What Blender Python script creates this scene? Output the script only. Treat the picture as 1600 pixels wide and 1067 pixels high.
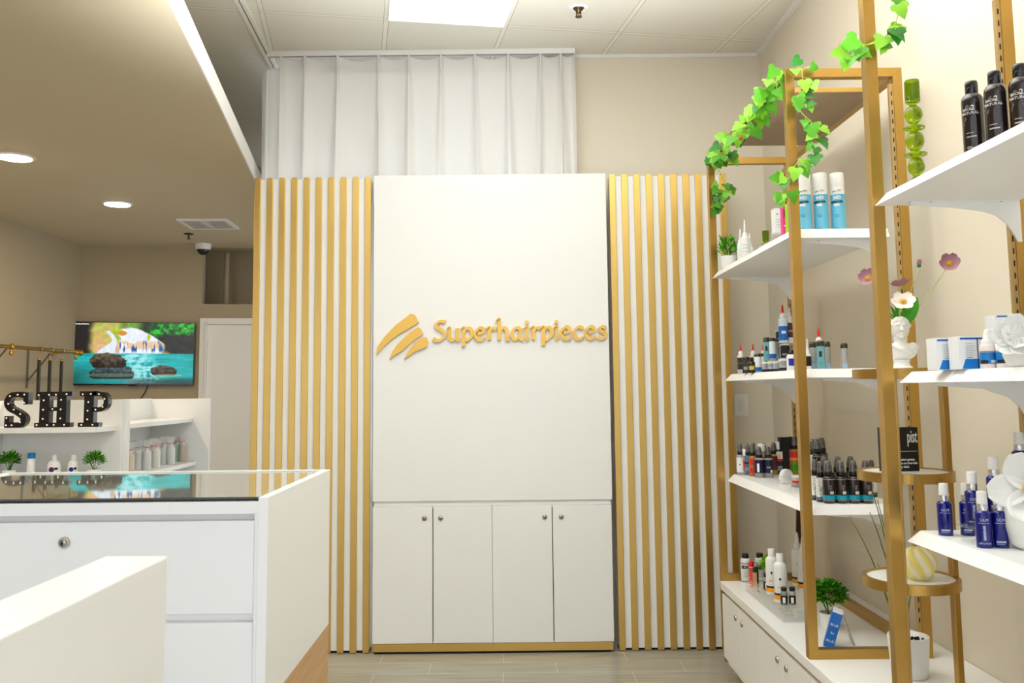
import bpy, math, random
import numpy as np
from mathutils import Vector, Matrix
random.seed(7)
for o in list(bpy.data.objects): bpy.data.objects.remove(o)
S = bpy.context.scene
C = S.collection
PI = math.pi
# ------------------------------------------------------------ camera
F, CX, CY, PITCH, YAW, ROLL, H = 1379.94, 790.73, 475.28, .09603, -.000382, .0103, 1.3143
cam = bpy.data.cameras.new('camera'); co = bpy.data.objects.new('camera', cam); C.objects.link(co)
cam.sensor_width = 36; cam.sensor_fit = 'HORIZONTAL'; cam.lens = 36*F/1600
cam.shift_x = (800-CX)/1600; cam.shift_y = (CY-533.5)/1600
cam.clip_start = .05; cam.clip_end = 60
ex = Vector((math.cos(YAW), -math.sin(YAW), 0)); eb = Vector((math.sin(YAW), math.cos(YAW), 0)); ez = Vector((0, 0, 1))
fwd = eb*math.cos(PITCH)+ez*math.sin(PITCH); upv = -eb*math.sin(PITCH)+ez*math.cos(PITCH)
cxv = ex*math.cos(ROLL)-upv*math.sin(ROLL); cyv = ex*math.sin(ROLL)+upv*math.cos(ROLL)
m = Matrix.Identity(4)
for i in range(3): m[i][0] = cxv[i]; m[i][1] = cyv[i]; m[i][2] = -fwd[i]
m[2][3] = H; co.matrix_world = m
cam.dof.use_dof = True; cam.dof.focus_distance = 4.3; cam.dof.aperture_fstop = 12
S.camera = co
# ------------------------------------------------------------ world, exposure
w = bpy.data.worlds.new('world'); S.world = w; w.use_nodes = True
wn = w.node_tree.nodes['Background']; wn.inputs[0].default_value = (.93, .975, 1.05, 1); wn.inputs[1].default_value = 1.5
S.view_settings.view_transform = 'Standard'; S.view_settings.look = 'None'; S.view_settings.gamma = 1
S.view_settings.use_curve_mapping = False; S.view_settings.exposure = 0.0
PANEL_POWER = 1.2      # emission of the ceiling light panels
DOWN_POWER = 180.0        # emission of the round downlights
TH = .16884             # the ceiling grid, soffit and television wall are turned by this angle
def rot(x, y): return (math.cos(TH)*x-math.sin(TH)*y, math.sin(TH)*x+math.cos(TH)*y)
def area(name, loc, aim, size, power, col=(.93, .97, 1)):
    L = bpy.data.lights.new(name, 'AREA'); L.shape = 'DISK'; L.size = size; L.energy = power; L.color = col; L.spread = 1.7
    o = bpy.data.objects.new(name, L); C.objects.link(o); o.location = loc; o.rotation_euler = (Vector(aim)-Vector(loc)).to_track_quat('-Z', 'Y').to_euler(); return o
area('added_ceiling_fill', (.1, 2.1, 1.35), (.1, 2.35, 3.18), .9, 96)      # added unseen fill light, bounced off the ceiling to brighten the upper walls
# ------------------------------------------------------------ materials
def lin(c):
    if isinstance(c, str): c = tuple(int(c[i:i+2], 16)/255 for i in (0, 2, 4))
    return tuple((x/12.92 if x <= .04045 else ((x+.055)/1.055)**2.4) for x in c)+(1,)
MATS = {}
def mat(name, col, rough=.5, metal=0, trans=0, emit=0, ior=1.45, spec=.5, alpha=1, sub=0, coat=0):
    if name in MATS: return MATS[name]
    M = bpy.data.materials.new(name); M.use_nodes = True
    b = M.node_tree.nodes['Principled BSDF']; c = lin(col)
    b.inputs['Base Color'].default_value = c; b.inputs['Roughness'].default_value = rough
    b.inputs['Metallic'].default_value = metal; b.inputs['Transmission Weight'].default_value = trans
    b.inputs['IOR'].default_value = ior; b.inputs['Specular IOR Level'].default_value = spec; b.inputs['Alpha'].default_value = alpha
    b.inputs['Coat Weight'].default_value = coat
    if emit: b.inputs['Emission Color'].default_value = c; b.inputs['Emission Strength'].default_value = emit
    MATS[name] = M
    # slight unevenness so that no surface is perfectly flat in finish
    if not emit and trans < .5:
        nt = M.node_tree; tc = nt.nodes.new('ShaderNodeTexCoord'); n = nt.nodes.new('ShaderNodeTexNoise'); n.inputs['Scale'].default_value = 9
        mr = nt.nodes.new('ShaderNodeMapRange'); mr.inputs[3].default_value = rough*.88; mr.inputs[4].default_value = min(1, rough*1.12)
        nt.links.new(tc.outputs['Object'], n.inputs['Vector']); nt.links.new(n.outputs['Fac'], mr.inputs[0]); nt.links.new(mr.outputs[0], b.inputs['Roughness'])
    return M
def N(M, t): return M.node_tree.nodes.new(t)
def wall_mat(name, col, scale=60, bump=.04):
    M = mat(name, col, .75); nt = M.node_tree; b = nt.nodes['Principled BSDF']
    n = N(M, 'ShaderNodeTexNoise'); n.inputs['Scale'].default_value = scale; n.inputs['Detail'].default_value = 4
    bp = N(M, 'ShaderNodeBump'); bp.inputs['Strength'].default_value = bump; bp.inputs['Distance'].default_value = .004
    tc = N(M, 'ShaderNodeTexCoord'); nt.links.new(tc.outputs['Object'], n.inputs['Vector'])
    nt.links.new(n.outputs['Fac'], bp.inputs['Height']); nt.links.new(bp.outputs[0], b.inputs['Normal'])
    return M
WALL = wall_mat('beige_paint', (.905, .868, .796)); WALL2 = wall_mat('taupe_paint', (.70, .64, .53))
SOFF = wall_mat('soffit_paint', (.82, .77, .66))
WHITE = mat('white_laminate', (.94, .94, .928), .32); WHITE2 = mat('white_satin', (.95, .945, .93), .45)
WHITE3 = mat('white_powder_coat', (.95, .95, .945), .4)
DARK = mat('dark_gap', (.06, .055, .05), .7)
def gold_mat(name, col, rough):
    M = mat(name, col, rough, metal=.95); nt = M.node_tree; b = nt.nodes['Principled BSDF']
    tc = N(M, 'ShaderNodeTexCoord'); mp = N(M, 'ShaderNodeMapping'); mp.inputs['Scale'].default_value = (400, 400, 3)
    n = N(M, 'ShaderNodeTexNoise'); n.inputs['Scale'].default_value = 1; n.inputs['Detail'].default_value = 2
    bp = N(M, 'ShaderNodeBump'); bp.inputs['Strength'].default_value = .12; bp.inputs['Distance'].default_value = .0008
    nt.links.new(tc.outputs['Object'], mp.inputs[0]); nt.links.new(mp.outputs[0], n.inputs['Vector'])
    nt.links.new(n.outputs['Fac'], bp.inputs['Height']); nt.links.new(bp.outputs[0], b.inputs['Normal']); return M
GOLD = gold_mat('brushed_gold', (.84, .70, .40), .36); GOLD2 = gold_mat('bronze_gold', (.73, .585, .31), .33)
BRASS = mat('polished_brass', (.86, .66, .25), .22, metal=1)
GOLDP = mat('gold_lettering', (.89, .72, .37), .4, metal=.75)
BROWNP = mat('bronze_board', (.60, .51, .40), .5)
NICK = mat('nickel', (.75, .72, .68), .25, metal=1)
BLK = mat('black_plastic', (.035, .033, .032), .3); BLKG = mat('black_gloss', (.03, .025, .025), .12, coat=.5)
BRN = mat('dark_brown_gloss', (.13, .09, .075), .12, coat=.6)
SMOKE = mat('smoke_plastic', (.33, .32, .31), .12, spec=1, coat=.6)
CLR = mat('clear_plastic', (.96, .97, .96), .05, trans=1, ior=1.35)
ACR = mat('acrylic', (.97, .98, .97), .05, alpha=.13, coat=.4)
WP = mat('white_plastic', (.93, .93, .92), .3); RED = mat('red_plastic', (.86, .07, .05), .35); ORG = mat('orange_print', (.98, .62, .08), .4)
CYAN = mat('cyan_print', (.42, .75, .88), .3, spec=.6); TEAL = mat('teal_print', (.05, .62, .72), .4); BLUE = mat('cobalt_gloss', (.015, .05, .46), .12, coat=.4)
BLU2 = mat('blue_print', (.08, .42, .75), .35); NAVY = mat('navy_print', (.09, .09, .22), .4); MAR = mat('maroon_print', (.35, .13, .12), .4)
AQUA = mat('aqua_liquid', (.55, .80, .83), .12, trans=.45); BLULQ = mat('blue_liquid', (.36, .55, .64), .1, trans=.35); AMB = mat('amber_liquid', (.80, .62, .25), .12, trans=.4)
CLB = mat('clear_bottle', (.84, .85, .84), .1, trans=.55, ior=1.3); REDP = mat('red_print', (.85, .12, .12), .4); INK = mat('ink', (.07, .07, .09), .5)
PINK = mat('pink_print', (.91, .15, .55), .4); LIME = mat('lime_print', (.62, .87, .07), .4); GREY = mat('grey_print', (.55, .56, .6), .5)
LEAF = mat('leaf_green', (.25, .60, .08), .4, spec=.4); LEAF2 = mat('leaf_light', (.55, .82, .16), .4, spec=.4); LEAF3 = mat('leaf_deep', (.13, .42, .10), .4)
VSTEM = mat('vine_stem', (.68, .78, .25), .5); SOIL = mat('dark_gravel', (.08, .07, .06), .8)
PETAL = mat('pale_petal', (.95, .90, .86), .5); MAUVE = mat('mauve_petal', (.66, .47, .53), .5); YEL = mat('stamen_yellow', (.96, .72, .08), .5); WPET = mat('white_petal', (.96, .955, .93), .5)
PLAST = mat('plaster', (.93, .925, .91), .55); WAX = mat('yellow_wax', (.96, .89, .50), .45); WAX2 = mat('pale_wax', (.97, .95, .82), .45)
GGL = mat('green_glass', (.58, .68, .06), .04, trans=.85, ior=1.35); WOOD = None
for M_, a in ((LEAF, .25), (LEAF2, .25), (WPET, .2), (PETAL, .2)):
    try: M_.node_tree.nodes['Principled BSDF'].inputs['Subsurface Weight'].default_value = .0
    except Exception: pass
def wood_mat():
    M = mat('oak_veneer', (.78, .62, .43), .5); nt = M.node_tree; b = nt.nodes['Principled BSDF']
    tc = N(M, 'ShaderNodeTexCoord'); mp = N(M, 'ShaderNodeMapping'); mp.inputs['Scale'].default_value = (3, 3, 60)
    n = N(M, 'ShaderNodeTexNoise'); n.inputs['Scale'].default_value = 2; n.inputs['Detail'].default_value = 6
    cr = N(M, 'ShaderNodeValToRGB'); cr.color_ramp.elements[0].color = lin((.70, .53, .35)); cr.color_ramp.elements[1].color = lin((.84, .70, .50))
    nt.links.new(tc.outputs['Object'], mp.inputs[0]); nt.links.new(mp.outputs[0], n.inputs['Vector']); nt.links.new(n.outputs['Fac'], cr.inputs[0]); nt.links.new(cr.outputs[0], b.inputs['Base Color'])
    return M
WOOD = wood_mat()
def floor_mat():
    M = mat('wood_look_tile', (.6, .58, .53), .3); nt = M.node_tree; b = nt.nodes['Principled BSDF']; b.inputs['Roughness'].default_value = .28
    for l in list(b.inputs['Roughness'].links): nt.links.remove(l)
    tc = N(M, 'ShaderNodeTexCoord'); mp = N(M, 'ShaderNodeMapping'); mp.inputs['Location'].default_value = (.38, -4.42+.165*30, 0)
    br = N(M, 'ShaderNodeTexBrick'); br.offset = .42; br.inputs['Scale'].default_value = 1; br.inputs['Brick Width'].default_value = .6; br.inputs['Row Height'].default_value = .165
    br.inputs['Mortar Size'].default_value = .0018; br.inputs['Color1'].default_value = lin((.645, .63, .57)); br.inputs['Color2'].default_value = lin((.69, .675, .615)); br.inputs['Mortar'].default_value = lin((.84, .82, .77))
    mp2 = N(M, 'ShaderNodeMapping'); mp2.inputs['Scale'].default_value = (1.6, 26, 1); n = N(M, 'ShaderNodeTexNoise'); n.inputs['Scale'].default_value = 2; n.inputs['Detail'].default_value = 7; n.inputs['Distortion'].default_value = .6
    cr = N(M, 'ShaderNodeValToRGB'); cr.color_ramp.elements[0].position = .3; cr.color_ramp.elements[1].position = .7; cr.color_ramp.elements[0].color = (.62, .62, .62, 1); cr.color_ramp.elements[1].color = (1.12, 1.12, 1.12, 1)
    mx = N(M, 'ShaderNodeMix'); mx.data_type = 'RGBA'; mx.blend_type = 'MULTIPLY'; mx.inputs[0].default_value = .75
    nt.links.new(tc.outputs['Object'], mp.inputs[0]); nt.links.new(mp.outputs[0], br.inputs['Vector']); nt.links.new(tc.outputs['Object'], mp2.inputs[0]); nt.links.new(mp2.outputs[0], n.inputs['Vector'])
    nt.links.new(n.outputs['Fac'], cr.inputs[0]); nt.links.new(br.outputs['Color'], mx.inputs[6]); nt.links.new(cr.outputs[0], mx.inputs[7]); nt.links.new(mx.outputs[2], b.inputs['Base Color'])
    return M
def ceil_mat():
    M = mat('ceiling_tiles', (.93, .92, .88), .8); nt = M.node_tree; b = nt.nodes['Principled BSDF']
    tc = N(M, 'ShaderNodeTexCoord'); sep = N(M, 'ShaderNodeSeparateXYZ'); nt.links.new(tc.outputs['Object'], sep.inputs[0])
    def mth(op, a, bb=None):
        n = N(M, 'ShaderNodeMath'); n.operation = op
        for i, x in enumerate((a, bb)):
            if x is None: continue
            if isinstance(x, (int, float)): n.inputs[i].default_value = x
            else: nt.links.new(x, n.inputs[i])
        return n.outputs[0]
    outs = []
    for ax, org in ((0, -.4707), (1, 4.3363)):
        f = mth('FRACT', mth('ADD', mth('DIVIDE', mth('SUBTRACT', sep.outputs[ax], org), .6096), 100.5))
        d = mth('MULTIPLY', mth('ABSOLUTE', mth('SUBTRACT', f, .5)), .6096)      # distance from a grid line in metres
        edge = mth('LESS_THAN', mth('ABSOLUTE', mth('SUBTRACT', d, .0125)), .0014 if ax else .0014)
        bar = mth('LESS_THAN', d, .0125); outs.append((edge, bar))
    bar = mth('MAXIMUM', outs[0][1], outs[1][1]); ed = mth('MULTIPLY', mth('MAXIMUM', outs[0][0], outs[1][0]), 1.0)
    mx = N(M, 'ShaderNodeMix'); mx.data_type = 'RGBA'; mx.inputs[6].default_value = lin((.90, .885, .84)); mx.inputs[7].default_value = lin((.93, .915, .87)); nt.links.new(bar, mx.inputs[0])
    mx2 = N(M, 'ShaderNodeMix'); mx2.data_type = 'RGBA'; mx2.inputs[7].default_value = lin((.66, .64, .58)); nt.links.new(mx.outputs[2], mx2.inputs[6]); nt.links.new(ed, mx2.inputs[0])
    nt.links.new(mx2.outputs[2], b.inputs['Base Color']); return M
def curtain_mat():
    M = bpy.data.materials.new('sheer_curtain'); M.use_nodes = True; nt = M.node_tree; nt.nodes.clear()
    o = nt.nodes.new('ShaderNodeOutputMaterial'); d = nt.nodes.new('ShaderNodeBsdfDiffuse'); t = nt.nodes.new('ShaderNodeBsdfTranslucent'); x = nt.nodes.new('ShaderNodeMixShader')
    tc = nt.nodes.new('ShaderNodeTexCoord'); wv = nt.nodes.new('ShaderNodeTexNoise'); wv.inputs['Scale'].default_value = 300; cr = nt.nodes.new('ShaderNodeMapRange'); cr.inputs[3].default_value = .2; cr.inputs[4].default_value = .34
    d.inputs[0].default_value = lin((.965, .96, .95)); t.inputs[0].default_value = lin((.96, .95, .93))
    nt.links.new(tc.outputs['Object'], wv.inputs['Vector']); nt.links.new(wv.outputs['Fac'], cr.inputs[0]); nt.links.new(cr.outputs[0], x.inputs[0])
    nt.links.new(d.outputs[0], x.inputs[1]); nt.links.new(t.outputs[0], x.inputs[2]); nt.links.new(x.outputs[0], o.inputs[0]); return M
FLOOR = floor_mat(); CEIL = ceil_mat(); CURT = curtain_mat()
EMP = mat('light_panel', (.985, .99, 1), .5, emit=PANEL_POWER); EMD = mat('downlight_lens', (1, .93, .82), .5, emit=DOWN_POWER); BULB = mat('warm_bulb', (1, .86, .74), .3, emit=.75)
# ------------------------------------------------------------ mesh building
class MB:
    def __init__(s): s.v = []; s.f = []; s.m = []; s.sm = []
    def add(s, vs, fs, mi=0, smooth=False, M=None):
        b = len(s.v)
        s.v += [tuple(M @ Vector(p)) if M else tuple(p) for p in vs]
        s.f += [tuple(b+i for i in f) for f in fs]; s.m += [mi]*len(fs); s.sm += [smooth]*len(fs); return s
    def box(s, x0, y0, z0, x1, y1, z1, mi=0, M=None):
        vs = [(x, y, z) for z in (z0, z1) for y in (y0, y1) for x in (x0, x1)]
        return s.add(vs, [(0, 2, 3, 1), (4, 5, 7, 6), (0, 1, 5, 4), (2, 6, 7, 3), (0, 4, 6, 2), (1, 3, 7, 5)], mi, M=M)
    def frustum(s, a, z0, b, z1, mi=0):     # a, b = (x0,y0,x1,y1) at the two heights
        vs = [(a[0], a[1], z0), (a[2], a[1], z0), (a[0], a[3], z0), (a[2], a[3], z0), (b[0], b[1], z1), (b[2], b[1], z1), (b[0], b[3], z1), (b[2], b[3], z1)]
        return s.add(vs, [(0, 2, 3, 1), (4, 5, 7, 6), (0, 1, 5, 4), (2, 6, 7, 3), (0, 4, 6, 2), (1, 3, 7, 5)], mi)
    def lathe(s, prof, n=20, mi=0, M=None, smooth=True, lob=None):
        vs = []; fs = []
        for k, (r, z) in enumerate(prof):
            for i in range(n):
                a = 2*PI*i/n; rr = r if lob is None else r*lob(a, z)
                vs.append((rr*math.cos(a), rr*math.sin(a), z))
        for k in range(len(prof)-1):
            for i in range(n):
                j = (i+1) % n; fs.append((k*n+i, k*n+j, (k+1)*n+j, (k+1)*n+i))
        s.add(vs, fs, mi, smooth, M)
        s.add([vs[i] for i in range(n)], [tuple(range(n-1, -1, -1))], mi, False, M)
        s.add(vs[-n:], [tuple(range(n))], mi, False, M); return s
    def tube(s, pts, r, n=8, mi=0, M=None, cap=True):
        pts = [Vector(p) for p in pts]; rs = r if isinstance(r, (list, tuple)) else [r]*len(pts); vs = []; fs = []
        up = Vector((0, 0, 1)); prev = None
        for i, p in enumerate(pts):
            t = (pts[min(i+1, len(pts)-1)]-pts[max(i-1, 0)]).normalized()
            if prev is None:
                a = up if abs(t.z) < .9 else Vector((1, 0, 0)); u = t.cross(a).normalized()
            else: u = (prev-t*prev.dot(t)).normalized()
            prev = u; q = t.cross(u)
            for k in range(n): vs.append(p+(u*math.cos(2*PI*k/n)+q*math.sin(2*PI*k/n))*rs[i])
        for i in range(len(pts)-1):
            for k in range(n): j = (k+1) % n; fs.append((i*n+k, i*n+j, (i+1)*n+j, (i+1)*n+k))
        s.add(vs, fs, mi, True, M)
        if cap: s.add([vs[i] for i in range(n)], [tuple(range(n-1, -1, -1))], mi, False, M); s.add(vs[-n:], [tuple(range(n))], mi, False, M)
        return s
    def prism(s, poly, y0, y1, mi=0, M=None):    # poly in x,z, extruded along y ; counterclockwise seen from -y
        n = len(poly); vs = [(x, y0, z) for x, z in poly]+[(x, y1, z) for x, z in poly]
        fs = [tuple(range(n)), tuple(range(2*n-1, n-1, -1))]+[(i, i+n, (i+1) % n+n, (i+1) % n) for i in range(n)]
        return s.add(vs, fs, mi, M=M)
    def sphere(s, c, r, n=10, mi=0, sc=(1, 1, 1), M=None):
        vs = []; fs = []; k = n//2+1
        for i in range(k+1):
            t = PI*i/k
            for j in range(n): vs.append((c[0]+r*sc[0]*math.sin(t)*math.cos(2*PI*j/n), c[1]+r*sc[1]*math.sin(t)*math.sin(2*PI*j/n), c[2]+r*sc[2]*math.cos(t)))
        for i in range(k):
            for j in range(n): q = (j+1) % n; fs.append((i*n+j, (i+1)*n+j, (i+1)*n+q, i*n+q))
        return s.add(vs, fs, mi, True, M)
    def mesh(s, name, mats):
        me = bpy.data.meshes.new(name); me.from_pydata(s.v, [], s.f)
        for q in (mats if isinstance(mats, (list, tuple)) else [mats]): me.materials.append(q)
        me.polygons.foreach_set('material_index', s.m); me.polygons.foreach_set('use_smooth', s.sm); me.update(); return me
def link(name, me, parent=None):
    o = bpy.data.objects.new(name, me); C.objects.link(o)
    if parent: o.parent = parent
    return o
def part(name, mb, mats, parent=None, label=None, bevel=0, loc=None):
    o = link(name, mb.mesh(name, mats), parent)
    if label: o['label'] = label
    if loc: o.location = loc
    if bevel:
        b = o.modifiers.new('bevel', 'BEVEL'); b.width = bevel; b.segments = 2; b.limit_method = 'ANGLE'; b.angle_limit = .7
    return o
def tag(o, label, cat, group=None):
    o['label'] = label; o['category'] = cat
    if group: o['group'] = group
    return o
def thing(name, label, cat, loc=(0, 0, 0), rz=0, group=None):
    o = bpy.data.objects.new(name, None); C.objects.link(o); o.location = loc; o.rotation_euler = (0, 0, rz); o.empty_display_size = .05
    return tag(o, label, cat, group)
def struct(name, mb, mats, bevel=0, loc=None, rz=0):
    o = part(name, mb, mats, bevel=bevel, loc=loc); o.rotation_euler[2] = rz; o['kind'] = 'structure'; return o
def text_mesh(s, size, align='CENTER', depth=.0004, bold=0):
    cu = bpy.data.curves.new('t', 'FONT'); cu.body = s; cu.size = size; cu.align_x = align; cu.extrude = depth; cu.resolution_u = 2; cu.offset = bold
    o = bpy.data.objects.new('t', cu); C.objects.link(o); dg = bpy.context.evaluated_depsgraph_get()
    me = bpy.data.meshes.new_from_object(o.evaluated_get(dg)); bpy.data.objects.remove(o); bpy.data.curves.remove(cu)
    vs = [tuple(v.co) for v in me.vertices]; fs = [tuple(p.vertices) for p in me.polygons]; bpy.data.meshes.remove(me); return vs, fs
def add_text(mb, s, size, cx, z, y=0, mi=0, r=None, a0=0, sx=1, vert=False, bold=0, align='CENTER'):
    """text on the plane facing -y, or wrapped round an upright cylinder of radius r centred on the angle a0 from -y"""
    vs, fs = text_mesh(s, size, bold=bold, align=align); out = []
    for x, q, d in vs:
        x *= sx
        if vert: x, q = -q, x
        if r is None: out.append((cx+x, y-d, z+q))
        else:
            a = a0+x/r; out.append(((r+d+.0003)*math.sin(a), -(r+d+.0003)*math.cos(a), z+q))
    mb.add(out, fs, mi)
# ------------------------------------------------------------ the room
ZC = 3.18; ZQ = 2.49; XR = 1.437; YB = 4.82
mb = MB(); mb.box(-6, -.6, -.05, XR, 13, 0); struct('floor', mb, FLOOR)
mb = MB(); mb.box(-6, -.9, ZC, 4, 13, ZC+.05); struct('ceiling', mb, CEIL, rz=TH)
mb = MB(); mb.box(XR, -.8, 0, XR+.1, YB+.1, ZC+.1); struct('wall_right', mb, WALL)
mb = MB(); mb.box(.25, YB, 0, XR, YB+.12, ZC+.1); struct('wall_back', mb, WALL)
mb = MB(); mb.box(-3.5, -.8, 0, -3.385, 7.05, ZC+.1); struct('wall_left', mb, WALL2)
# soffit over the left part of the shop
mb = MB(); mb.box(-5.5, -.5, ZQ, -.5656, 7.43, 2.585); struct('trim_1', mb, SOFF, rz=TH)
mb = MB(); mb.box(-.566, -.5, ZQ-.0005, -.560, 7.43, 2.5855); struct('trim_2', mb, WHITE2, rz=TH)
# television wall with the opening above the door
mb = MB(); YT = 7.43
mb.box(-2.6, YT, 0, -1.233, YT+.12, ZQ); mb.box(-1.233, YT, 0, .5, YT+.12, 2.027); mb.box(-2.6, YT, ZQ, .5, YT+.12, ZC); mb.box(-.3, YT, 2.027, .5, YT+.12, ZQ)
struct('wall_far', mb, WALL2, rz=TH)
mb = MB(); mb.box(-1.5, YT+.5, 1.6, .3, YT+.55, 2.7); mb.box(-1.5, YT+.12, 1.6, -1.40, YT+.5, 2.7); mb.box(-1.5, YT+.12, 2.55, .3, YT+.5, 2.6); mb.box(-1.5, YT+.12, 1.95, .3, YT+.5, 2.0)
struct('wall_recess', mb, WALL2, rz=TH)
# crown strip at right wall and back wall
mb = MB(); mb.box(XR-.022, -.8, ZC-.022, XR, YB, ZC); mb.box(.25, YB-.018, ZC-.018, XR, YB, ZC); struct('trim_3', mb, WHITE2)
# door in the far wall
t = tag(link('interior_door', None), 'white interior door with moulded casing, left of the slatted wall', 'door'); t.rotation_euler[2] = TH
mb = MB(); y = YT
for x0, x1, z0, z1 in ((-1.245, -1.19, 0, 1.912), (-1.19, -.35, 1.866, 1.912), (-.35, -.30, 0, 1.912)):
    mb.box(x0, y-.022, z0, x1, y, z1)
mb.box(-1.20, y-.034, 0, -1.187, y, 1.872); mb.box(-1.20, y-.034, 1.860, -.34, y, 1.872)
part('casing', mb, WHITE2, t, bevel=.003)
mb = MB(); mb.box(-1.186, y-.012, .01, -.352, y-.001, 1.858); part('door_leaf', mb, WHITE2, t)
for z in (1.74, 1.05, .75): mb = MB(); mb.box(-1.192, y-.037, z-.035, -1.178, y-.010, z+.035); part('hinge', mb, WHITE3, t)
# sprinklers, vent, dome camera, downlights
def sprinkler(x, y, z, lab):
    t = thing('fire_sprinkler', lab, 'sprinkler', (x, y, z))
    mb = MB(); mb.lathe([(.045, 0), (.045, -.003), (.036, -.008), (.03, -.002)], 20); part('escutcheon', mb, WHITE2, t)
    mb = MB(); mb.lathe([(.028, -.003), (.02, -.012), (.011, -.018), (.009, -.03)], 16); mb.tube([(-.011, 0, -.02), (-.012, 0, -.036), (0, 0, -.043), (.012, 0, -.036), (.011, 0, -.02)], .0022, 6); mb.lathe([(.016, -.047), (.017, -.044), (.004, -.04)], 12); part('nozzle', mb, mat('sprinkler_brass', (.45, .38, .28), .35, metal=1), t)
sprinkler(.37, 4.19, ZC, 'small metal fire sprinkler in the tiled ceiling right of the light panel')
t = thing('fire_sprinkler', 'small dark sprinkler under the low ceiling beside the air vent', 'sprinkler', (-2.355, 6.48, ZQ))
mb = MB(); mb.lathe([(.035, 0), (.033, -.006), (.01, -.008)], 16); mb.tube([(0, 0, -.005), (0, 0, -.035)], .006, 8); mb.lathe([(.004, -.034), (.014, -.038), (.014, -.041)], 12); part('nozzle', mb, mat('sprinkler_dark', (.3, .27, .22), .4, metal=.6), t)
t = thing('air_vent', 'square white air vent in the low ceiling over the television corner', 'vent', (-2.075, 6.09, ZQ), TH-.12)
mb = MB()
for q in ((-.17, -.17, .17, -.14), (-.17, .14, .17, .17), (-.17, -.14, -.14, .14), (.14, -.14, .17, .14)): mb.box(q[0], q[1], -.012, q[2], q[3], 0)
part('vent_frame', mb, WHITE2, t); mb = MB(); mb.box(-.14, -.14, -.002, .14, .14, 0); part('backing', mb, DARK, t)
for i in range(9):
    mb = MB(); M = Matrix.Translation((0, -.125+i*.031, -.007)) @ Matrix.Rotation(.7, 4, 'X'); mb.box(-.14, -.014, -.001, .14, .014, .001, M=M); part('louver', mb, WHITE2, t)
mb = MB(); mb.box(-.02, -.14, -.0105, .02, .14, -.0005); part('divider', mb, WHITE2, t)
t = thing('dome_camera', 'white dome security camera with black globe at the far wall', 'camera', (-2.41, 6.95, ZQ))
mb = MB(); mb.lathe([(.062, 0), (.062, -.03), (.055, -.045)], 24); part('housing', mb, WHITE2, t)
mb = MB(); mb.lathe([(.046, -.045), (.044, -.06), (.035, -.075), (.02, -.085), (.004, -.088)], 24); part('globe', mb, BLKG, t)
for i, (x, y, lab) in enumerate(((-2.434, 4.298, 'round recessed downlight nearer the camera, cut by the left edge'), (-2.415, 5.409, 'round recessed downlight nearer the television'), (-2.45, 3.19, 'round recessed downlight beyond the left edge'), (-1.45, 3.0, 'round recessed downlight above the glass counter'))):
    if i > 2: continue
    t = thing('recessed_downlight', lab, 'light', (x, y, ZQ), group='recessed downlights in the low ceiling')
    mb = MB(); mb.lathe([(.092, 0), (.09, -.006), (.074, -.008)], 32); part('trim_ring', mb, WHITE2, t)
    mb = MB(); mb.lathe([(.075, -.0085), (.06, -.010), (.002, -.0105)], 32); part('lens', mb, EMD, t, label='glowing lens')
# ceiling light panels: the visible one and its neighbours over the camera
for k, (i, j, n) in enumerate(((1, -2, 2), (1, -6, 2), (3, -7, 2))):
    x0 = -.4707+i*.6096+.0125; y0 = 4.3363+j*.6096+.0125; x1 = x0+.5846; y1 = y0+n*.6096-.025
    t = thing('ceiling_light_panel', 'bright square-edged light panel in the tiled ceiling' if k == 0 else 'light panel in the tiled ceiling behind the camera', 'light', (0, 0, ZC), TH, 'ceiling light panels')
    mb = MB(); mb.box(x0, y0, -.008, x1, y1, -.003); part('diffuser', mb, EMP, t)
    mb = MB()
    for q in ((x0-.006, y0-.006, x0, y1+.006), (x1, y0-.006, x1+.006, y1+.006), (x0, y0-.006, x1, y0), (x0, y1, x1, y1+.006)): mb.box(q[0], q[1], -.012, q[2], q[3], 0)
    part('frame', mb, WHITE2, t)
# ------------------------------------------------------------ curtains and tracks
t = thing('curtain_track', 'white curtain track along the ceiling above the long sheer curtain', 'curtain track', (0, 0, 0))
mb = MB(); mb.box(-1.305, 4.70, ZC-.028, .392, 4.735, ZC); part('rail', mb, WHITE2, t, bevel=.002)
mb = MB(); mb.box(-1.30, 4.712, ZC-.030, .385, 4.723, ZC-.027); part('groove', mb, GREY, t)
t = thing('curtain_track', 'white double curtain track running over the ceiling towards the camera', 'curtain track', (-1.321, 4.889, ZC), math.atan2(.063, .849))
mb = MB(); mb.box(-.022, -2.4, -.014, -.004, .05, 0); mb.box(.004, -2.4, -.014, .022, .05, 0); part('rail', mb, WHITE2, t)
mb = MB(); mb.box(-.004, -2.4, -.006, .004, .05, 0); part('groove', mb, mat('track_groove', (.45, .40, .32), .6), t)
pleats = [-1.222, -1.095, -.915, -.690, -.525, -.345, -.160, .022, .200, .312, .392]
def curtain_sheet(path_fn, L, ztop_fn, z0, nu, nz):
    mb = MB(); vs = []; fs = []
    for j in range(nz+1):
        tz = j/nz
        for i in range(nu+1):
            s = i/nu; zt = ztop_fn(s); z = zt+(z0-zt)*tz; x, y = path_fn(s, tz); vs.append((x, y, z))
    for j in range(nz):
        for i in range(nu): a = j*(nu+1)+i; fs.append((a, a+1, a+nu+2, a+nu+1))
    mb.add(vs, fs, 0, True); return mb
def near(x):
    d = [abs(x-p) for p in pleats]; return min(d)
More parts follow.
